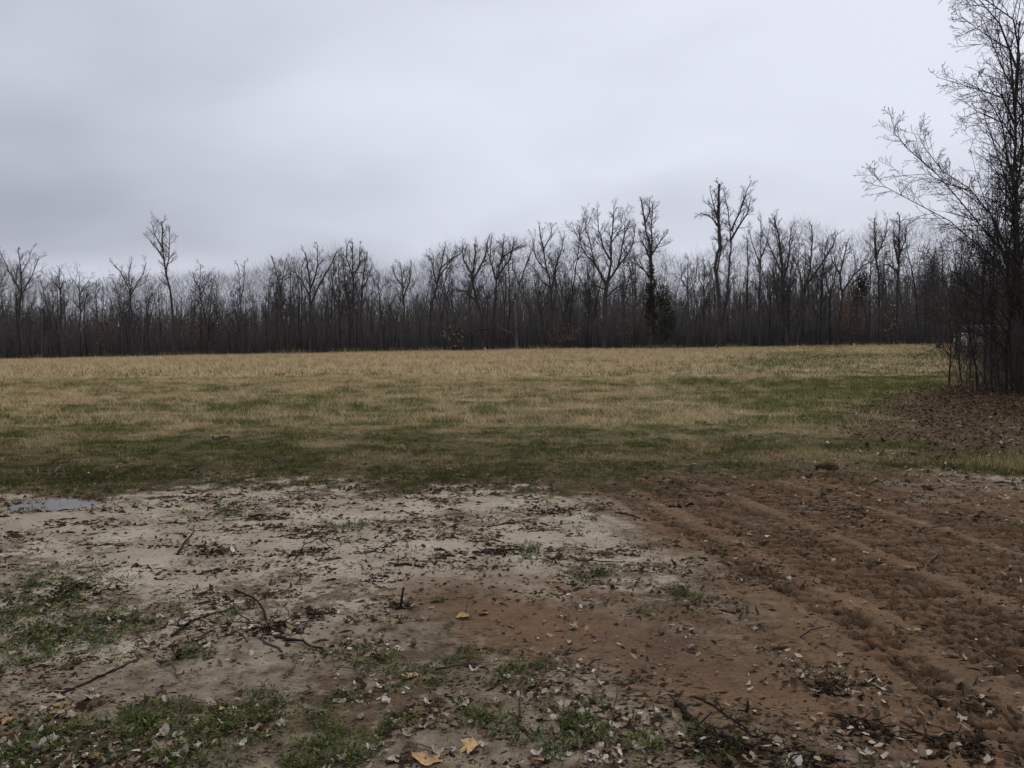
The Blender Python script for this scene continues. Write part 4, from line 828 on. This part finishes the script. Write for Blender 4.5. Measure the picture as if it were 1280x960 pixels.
# ------------------------------------------------------------------ single fallen leaves
def leaf_material(name, a, b):
    m, nt, bs = new_mat(name); B = NB(nt); oi = B.n('ShaderNodeObjectInfo').outputs['Random']; tc = B.n('ShaderNodeTexCoord').outputs['Object']
    cc = B.mix(oi, a, b); cc = B.mix(B.remap(B.noise(7, 5, .7, tc, .5), .45, .68, 0, .8), cc, tuple(q*.45 for q in a)); nt.links.new(cc, bs.inputs['Base Color']); bs.inputs['Roughness'].default_value = .85; bs.inputs['Specular IOR Level'].default_value = .05
    return m
M_leaf_pale = leaf_material('pale_leaf', (.20, .16, .11), (.50, .445, .37)); M_leaf_brown = leaf_material('brown_leaf', (.075, .05, .036), (.21, .15, .105)); M_leaf_tan = leaf_material('tan_leaf', (.34, .21, .10), (.50, .335, .18))
def leaf_mesh(seed, kind, mat):
    rd = random.Random(seed)
    if kind == 'maple':
        lobes = [(0, 1.0), (27, .58), (50, .95), (76, .60), (108, .78), (142, .55), (180, .30), (-142, .55), (-108, .76), (-76, .58), (-50, .93), (-27, .60)]
        pts = []
        for i, (a, r) in enumerate(lobes):
            pts.append((a, r))
            if r > .6: pts[-1:] = [(a-11, r*.80), (a-5, r*.84), (a, r), (a+6, r*.82), (a+11, r*.80)]
        pts.sort(key=lambda q: q[0])
    else:
        pts = [(a, .42+.58*abs(math.cos(math.radians(a)))**1.6*(1 if abs(a) < 90 else .85)+rd.uniform(-.1, .1)) for a in range(-180, 180, 24)]
    cu, cv, tw = rd.uniform(-.5, .7), rd.uniform(.0, .8), rd.uniform(-.6, .6)
    V = [(0, 0, 0)]
    for ring in (.5, 1.0):
        for a, r in pts:
            t = math.radians(a); rr = r*ring*rd.uniform(.88, 1.1); x, y = math.cos(t)*rr, math.sin(t)*rr
            V.append((x, y, .10+cu*x*x+cv*y*y*.7+tw*x*y+.10*math.sin(3*x+seed)*math.cos(4*y)+rd.uniform(-.05, .10)))
    n = len(pts); F3 = [(0, 1+i, 1+(i+1) % n) for i in range(n)]; F4 = [(1+i, 1+n+i, 1+n+(i+1) % n, 1+(i+1) % n) for i in range(n)]
    V = np.array(V)*.5; V[:, 2] -= V[:, 2].min()
    return mesh_np('fallen_leaf', V, [np.array(F3), np.array(F4)], mat)
pale = [leaf_mesh(i, 'maple' if i % 2 else 'oval', M_leaf_pale) for i in range(8)]; brown = [leaf_mesh(20+i, 'maple' if i % 2 else 'oval', M_leaf_brown) for i in range(6)]; tan = [leaf_mesh(40+i, 'maple', M_leaf_tan) for i in range(6)]
def put_leaf(me, x, y, s, rd, name, label, group, tilt=.3, zs=1.0):
    o = link(name, me, None, (x, y, float(gz(x, y)[0])+.002)); o.scale = (s, s, s*rd.uniform(.9, 1.9)*zs); o.rotation_euler = (rd.gauss(0, tilt*.6), rd.gauss(0, tilt*.6), rd.random()*6.28)
    return tag(o, label, 'leaf', group)
rd = random.Random(77)
for px, py, s, lb in ((530, 951, .17, 'biggest tan maple leaf, curled over, in the leafy mud'), (592, 936, .125, 'crumpled golden tan maple leaf with a dark hollow'), (577, 766, .13, 'flat tan maple leaf on bare reddish mud'),
                      (606, 761, .09, 'smaller tan leaf touching the flat tan one'), (517, 846, .12, 'rolled orange tan leaf among pale leaf scraps'), (78, 878, .09, 'tan leaf below the long thin stick'), (283, 885, .085, 'tan leaf with notched edge among weeds'),
                      (8, 902, .08, 'tan leaf among small weeds beside mud'), (117, 946, .06, 'pinkish tan leaf between weed clumps'), (1255, 620, .16, 'long pale leaf near the lush grass patch'), (680, 950, .07, 'tan leaf fragment among weeds and pale leaves')):
    x, y = on_ground(px, py); put_leaf(rd.choice(tan), x, y, s*1.0, rd, 'tan_leaf', lb, None, .18, .5)
GL = [(55, 800, 'the large weed mat'), (120, 850, 'the long thin stick'), (78, 885, 'the tan leaf below the long stick'), (210, 835, 'the hooked grey twig'), (250, 778, 'the broken branch'), (335, 790, 'the arched stick'), (395, 810, 'the straight stick'), (283, 890, 'the notched tan leaf'),
      (500, 750, 'the pointed stub'), (515, 850, 'the rolled orange leaf'), (580, 768, 'the flat tan leaf'), (530, 945, 'the biggest tan leaf'), (592, 925, 'the crumpled golden leaf'), (648, 890, 'the thin dark stalk'), (720, 905, 'the weed patch left of the root clump'), (900, 920, 'the root clump'), (770, 870, 'the slender tan stalk'),
      (1055, 925, 'the curved grey stick'), (1015, 945, 'the straight straw'), (1195, 930, 'the leafy debris heap'), (1215, 865, 'the stemmy debris'), (1160, 705, 'the tan broken stick'), (1255, 715, 'the pale stick'), (1045, 860, 'the damp stick'), (860, 745, 'the small weeds beside the tracks'), (740, 715, 'the weeds on pale silt'), (380, 880, 'the stubby pale stick'), (150, 930, 'the weeds below the long stick')]
GLW = [(*on_ground(a, b), t) for a, b, t in GL]
def near_mark(x, y): return min(GLW, key=lambda q: (q[0]-x)**2+(q[1]-y)**2)[2]
done = 0; tries = 0
while done < 285 and tries < 20000:
    tries += 1; px = rd.uniform(-5, 1285); py = 700+260*rd.random()**.62; x, y = on_ground(px, py)
    f = ground_fields(np.array([x]), np.array([y])); d = float(fbm(np.array([x*1.5]), np.array([y*1.5]), 59, 3)[0])
    w = (1-.9*float(f[1]['red'][0]))*np.clip(.55+1.6*d, 0.04, 1)*np.interp(px, [0, 300, 650, 850, 950, 1050, 1280], [.5, 1, 1, .7, .25, .35, .5])
    if rd.random() > w: continue
    done += 1; pl = rd.random() < .64
    put_leaf(rd.choice(pale if pl else brown), x, y, rd.uniform(.024, .072), rd, 'pale_leaf' if pl else 'brown_leaf', ('pale bleached' if pl else 'dull brown')+' fallen leaf lying near '+near_mark(x, y), 'bleached leaves on the mud' if pl else 'brown leaves on the mud')

# ------------------------------------------------------------------ sticks, stubs and debris
def stick(pts, r, label, mat=M_stick, name='stick', lift=None, group=None, side=None, cat='stick', taper=.55):
    rd = random.Random(hash((pts[0][0], pts[0][1])) & 0xffff)
    W3 = []; r *= .68
    for i, (px, py) in enumerate(pts):
        x, y = on_ground(px, py); W3.append([x, y, 0.0])
    fine = []
    for i in range(len(W3)-1):
        for j in range(4):
            a = j/4; fine.append([W3[i][0]*(1-a)+W3[i+1][0]*a+rd.gauss(0, r*.75), W3[i][1]*(1-a)+W3[i+1][1]*a+rd.gauss(0, r*.75)])
    fine.append(W3[-1][:2]); fine = np.array(fine); z = gz(fine[:, 0], fine[:, 1])+r*.45
    n = len(z); t = np.linspace(0, 1, n)
    if lift is not None: z = z+np.interp(t, np.linspace(0, 1, len(lift)), lift)
    o0 = np.array([fine[0, 0], fine[0, 1], z[0]]); b = Branches(); p = np.column_stack([fine, z])-o0
    rad = r*(1+(taper-1)*t)*np.array([rd.uniform(.88, 1.12) for _ in range(n)])
    for i in range(n-1): b.add(p[i], p[i+1], rad[i], rad[i+1])
    for k in range(side or 0):
        i = rd.randrange(1, n-1); d = (rd.uniform(-1, 1), rd.uniform(-1, 1), rd.uniform(.05, .5)); d = vn(d); q = vadd(p[i], d, rd.uniform(.04, .12)); b.add(p[i], q, rad[i]*.5, rad[i]*.25)
    v, f = b.arrays(big=.0001, sides=(7, 7, 7)); return tag(link(name, mesh_np(name, v, f, mat, smooth=True), None, tuple(o0)), label, cat, group)
stick([(213, 795), (240, 778), (268, 768), (293, 759)], .016, 'thick dark broken branch lying left of the arched stick', side=5)
stick([(292, 738), (312, 748), (326, 762), (338, 780)], .008, 'thin arched stick springing out of the debris heap', lift=[.005, .02, .02, 0], taper=1.3)
stick([(78, 866), (120, 846), (150, 834), (174, 821)], .010, 'long thin dark stick lying among weeds', side=3)
stick([(322, 788), (332, 800), (352, 813)], .014, 'short curved grey stick end below the arched stick', M_stick_grey)
stick([(345, 795), (378, 803), (406, 815)], .013, 'dark straight stick pointing away from the debris heap', lift=[0, .01, .01])
stick([(196, 826), (212, 831), (222, 846)], .009, 'small hooked grey twig with pale bark', M_stick_grey, lift=[.01, .03, 0])
stick([(354, 848), (366, 838), (374, 826)], .009, 'stubby pale stick leaning beside weeds', M_stick_pale, lift=[0, .02, .03])
stick([(1148, 712), (1160, 702), (1174, 691)], .015, 'tan broken stick lying on the tracked soil', M_stick_pale, lift=[0, .01, .05])
stick([(1238, 725), (1256, 714), (1273, 703)], .014, 'pale stick with rounded end near tracked soil edge', M_stick_pale)
stick([(1030, 913), (1046, 917), (1064, 926), (1084, 938)], .009, 'grey curved stick on smooth dark mud', M_stick_grey)
stick([(996, 940), (1032, 943)], .006, 'straight thin pale straw on the mud', M_stick_pale)
stick([(868, 868), (888, 878), (908, 893), (930, 912), (938, 920)], .010, 'long dark root lying alongside the root clump', side=2)
stick([(848, 880), (858, 893), (872, 908), (892, 928)], .020, 'thick split root end with dark hollow', side=3, taper=.7)
stick([(222, 695), (232, 683), (243, 674)], .014, 'dark stub sticking up beside the bark clump', lift=[0, .03, .05])
stick([(368, 703), (380, 691), (400, 685), (414, 690)], .007, 'thin dark bent twig forming a low loop', lift=[0, .05, .06, .01])
stick([(462, 693), (474, 686), (495, 683)], .011, 'short dark twig across pale silt', side=1)
stick([(592, 691), (620, 689), (655, 688)], .016, 'ragged dark branch piece with grass on it', side=4)
stick([(494, 708), (508, 706), (530, 709)], .018, 'dark rotten bark piece on pale silt', side=3)
stick([(838, 633), (853, 632), (868, 631)], .022, 'blunt dark chunk of wood near the grass edge')
stick([(270, 550), (287, 549)], .045, 'short grey log piece lying in the green grass', M_stick_grey, name='log_piece', cat='log', lift=[.03, .03])
stick([(68, 592), (76, 587), (88, 585)], .018, 'curved white bleached stick by the puddle bank', M_stick_pale, lift=[.03, .06, .04])
stick([(698, 701), (740, 702), (782, 702)], .008, 'straight thin dark stick on pale silt')
stick([(610, 658), (640, 655), (700, 640)], .010, 'long thin dark stem near the grass edge', side=3)
stick([(770, 640), (790, 644), (800, 648)], .013, 'small dark stick at the start of the tracks')
stick([(965, 175+500), (1005, 676)], .012, 'pale flat stick crossing the tracks', M_stick_pale)
stick([(1000, 800), (1012, 792), (1030, 788)], .006, 'fine dark twig on the smooth strip between tracks')
stick([(685, 830), (725, 845), (735, 852)], .006, 'pale bent straw on reddish mud', M_stick_pale)
stick([(1020, 862), (1040, 865), (1062, 868)], .012, 'dark damp stick in the smooth rut', side=2)
stick([(545, 835), (580, 830), (610, 838)], .008, 'dark stem lying through pale leaves', side=3)
for px, py, h, r, lb in ((500, 757, .13, .012, 'dark pointed stub poking from a heap of pale leaves'), (648, 898, .11, .007, 'thin dark stalk standing in the mud by weeds'), (768, 886, .10, .004, 'slender tan stalk standing before the root clump'), (543, 905, .12, .004, 'thin dead weed stalk standing among pale leaves'), (582, 760, .09, .004, 'thin stalk standing behind the flat tan leaf'), (932, 888, .05, .010, 'small dark stub near the long root'), (1045, 858, .06, .004, 'short pale stalk in the smooth rut')):
    x, y = on_ground(px, py); z = float(gz(x, y)[0]); b = Branches(); q = (0, 0, -.03); rd2 = random.Random(px)
    for i in range(4):
        q2 = vadd(q, (rd2.uniform(-.15, .25), rd2.uniform(-.1, .1), 1), (h+.03)/4); b.add(q, q2, r*(1-.15*i), r*(1-.15*(i+1))); q = q2
    v, f = b.arrays(big=.0001, sides=(7, 7, 7)); tag(link('stalk', mesh_np('stalk', v, f, M_stick_pale if 'tan' in lb or 'pale stalk' in lb else M_stick, smooth=True), None, (x, y, z)), lb, 'stalk')
def clump(px, py, rad, n, label, seed, hgt=.05, name='debris_clump', rr=(.0014, .0048), direction=None):
    """a heap of root fibres, bark and stems"""
    x, y = on_ground(px, py); z = float(gz(x, y)[0]); rd = random.Random(seed); b = Branches(); n = max(8, int(n*.6))
    for k in range(n):
        a = rd.random()*6.28 if direction is None else direction+rd.gauss(0, .5); p = (rd.gauss(0, rad*.45), rd.gauss(0, rad*.45), rd.uniform(0, hgt*.6)); d = vn((math.cos(a), math.sin(a)*.7, rd.gauss(0, .15))); r = rd.uniform(*rr)
        for i in range(3):
            q = vadd(p, d, rad*rd.uniform(.10, .26)); q = (q[0], q[1], min(hgt, max(-.012, q[2]))); b.add(p, q, r, r*.8); r *= .8; p = q; d = vn(vadd(d, perp(d, rd), .5))
    e = empty(name, (x, y, z)); v, f = b.arrays(big=.0001, sides=(5, 5, 5)); tag(link('stems', mesh_np('stems', v, f, M_stick), e), kind='stuff')
    g = np.random.default_rng(seed); m = n*5; P = np.column_stack([g.normal(0, rad*.5, m), g.normal(0, rad*.4, m), g.uniform(-.008, hgt*.35, m)]); base = np.array([(1, 0, 0), (-1, 0, 0), (0, 1, 0), (0, -1, 0), (0, 0, .5), (0, 0, -.5)], float)
    V = base[None]*g.uniform(.4, 1.6, (m, 6, 3))*(.011*g.uniform(.5, 1.6, m))[:, None, None]+P[:, None]
    so = link('soil', mesh_np('soil', V.reshape(-1, 3), [(np.arange(m)[:, None, None]*6+OCT_F[None]).reshape(-1, 3)], M_crumb, {'tint': np.repeat(g.random(m)*.7, 6)}), e); tag(so, kind='stuff')
    m = n; x1, y1 = g.normal(0, rad*.55, m), g.normal(0, rad*.45, m); t6 = np.linspace(0, 2*math.pi, 7)[:-1]; r6 = g.uniform(.4, 1.1, (m, 6))*g.uniform(.010, .028, m)[:, None]; a6 = g.random((m, 1))*6.28
    X6 = np.cos(t6+a6)*r6; Y6 = np.sin(t6+a6)*r6; Z6 = X6*g.normal(0, .5, (m, 1))+Y6*g.normal(0, .5, (m, 1)); gl = gz(x1+x, y1+y)-z
    V6 = np.stack([X6+x1[:, None], Y6+y1[:, None], Z6+(gl+hgt*g.uniform(.1, .5, m))[:, None]], -1).reshape(-1, 3)
    tag(link('leaves', mesh_np('leaves', V6, [np.arange(m*6).reshape(-1, 6)], M_scrap, {'tint': np.repeat(g.beta(1.2, 1.4, m), 6)}), e), kind='stuff')
    tag(e, label, 'debris')
clump(905, 935, .20, 70, 'dark clump of torn roots and soil in near mud', 1, .07, 'root_clump', direction=-.9)
clump(268, 690, .20, 45, 'dark heap of rotten bark and stems on pale silt', 2, .08)
clump(345, 785, .20, 55, 'debris heap of roots and leaves under the arched stick', 3, .05)
clump(388, 692, .14, 24, 'flat dark debris beneath the bent twig loop', 4, .03)
clump(502, 754, .10, 26, 'little debris heap round the pointed stub', 5, .04)
clump(625, 690, .16, 26, 'thin dark debris around the ragged branch piece', 6, .03)
clump(700, 640, .28, 40, 'dark stemmy debris near the field grass', 7, .05)
clump(1085, 905, .16, 50, 'mat of grey stems and leaves by the smooth rut', 8, .04, direction=-.7)
clump(1195, 930, .18, 60, 'dark leafy debris heap beyond the curved grey stick', 9, .05)
clump(1215, 870, .22, 50, 'dark stemmy debris on the tracked soil', 10, .04)
clump(1010, 955, .16, 30, 'dark twiggy debris near the straight straw', 11, .04)
clump(1040, 855, .12, 24, 'small dark debris in the smooth rut', 12, .03)
clump(110, 595, .6, 90, 'dark bank of torn turf behind the puddle', 13, .10, 'turf_bank')
clump(400, 765, .12, 24, 'grey bark debris right of the arched stick', 14, .03)
clump(85, 738, .3, 50, 'brown bark and weed debris left of the bark heap', 15, .05)
clump(1060, 640, .3, 24, 'straw and leaf debris where tracks meet the grass', 16, .03)
# dark clod at the grass edge
def clod(px, py, s, label, seed, name='soil_clod'):
    x, y = on_ground(px, py); z = float(gz(x, y)[0]); n, k = 20, 10; V = []
    for i in range(k+1):
        f = math.pi*i/k
        for j in range(n):
            t = 2*math.pi*j/n; d = np.array([math.sin(f)*math.cos(t), math.sin(f)*math.sin(t), math.cos(f)])
            r = 1+.75*float(fbm(d[0]*1.9+seed+d[2], d[1]*1.9+d[2]*.9, seed, 4)); V.append(d*r*s*np.array([1.15, .85, .55]))
    F = [(i*n+j, i*n+(j+1) % n, (i+1)*n+(j+1) % n, (i+1)*n+j) for i in range(k) for j in range(n)]
    o = link(name, mesh_np(name, np.array(V), [np.array(F)], M_crumb, {'tint': np.full(len(V), .45)}, smooth=True), None, (x, y, z+s*.12)); tag(o, label, 'clod')
clod(1033, 586, .115, 'dark rounded clod of soil in straw grass', 3)
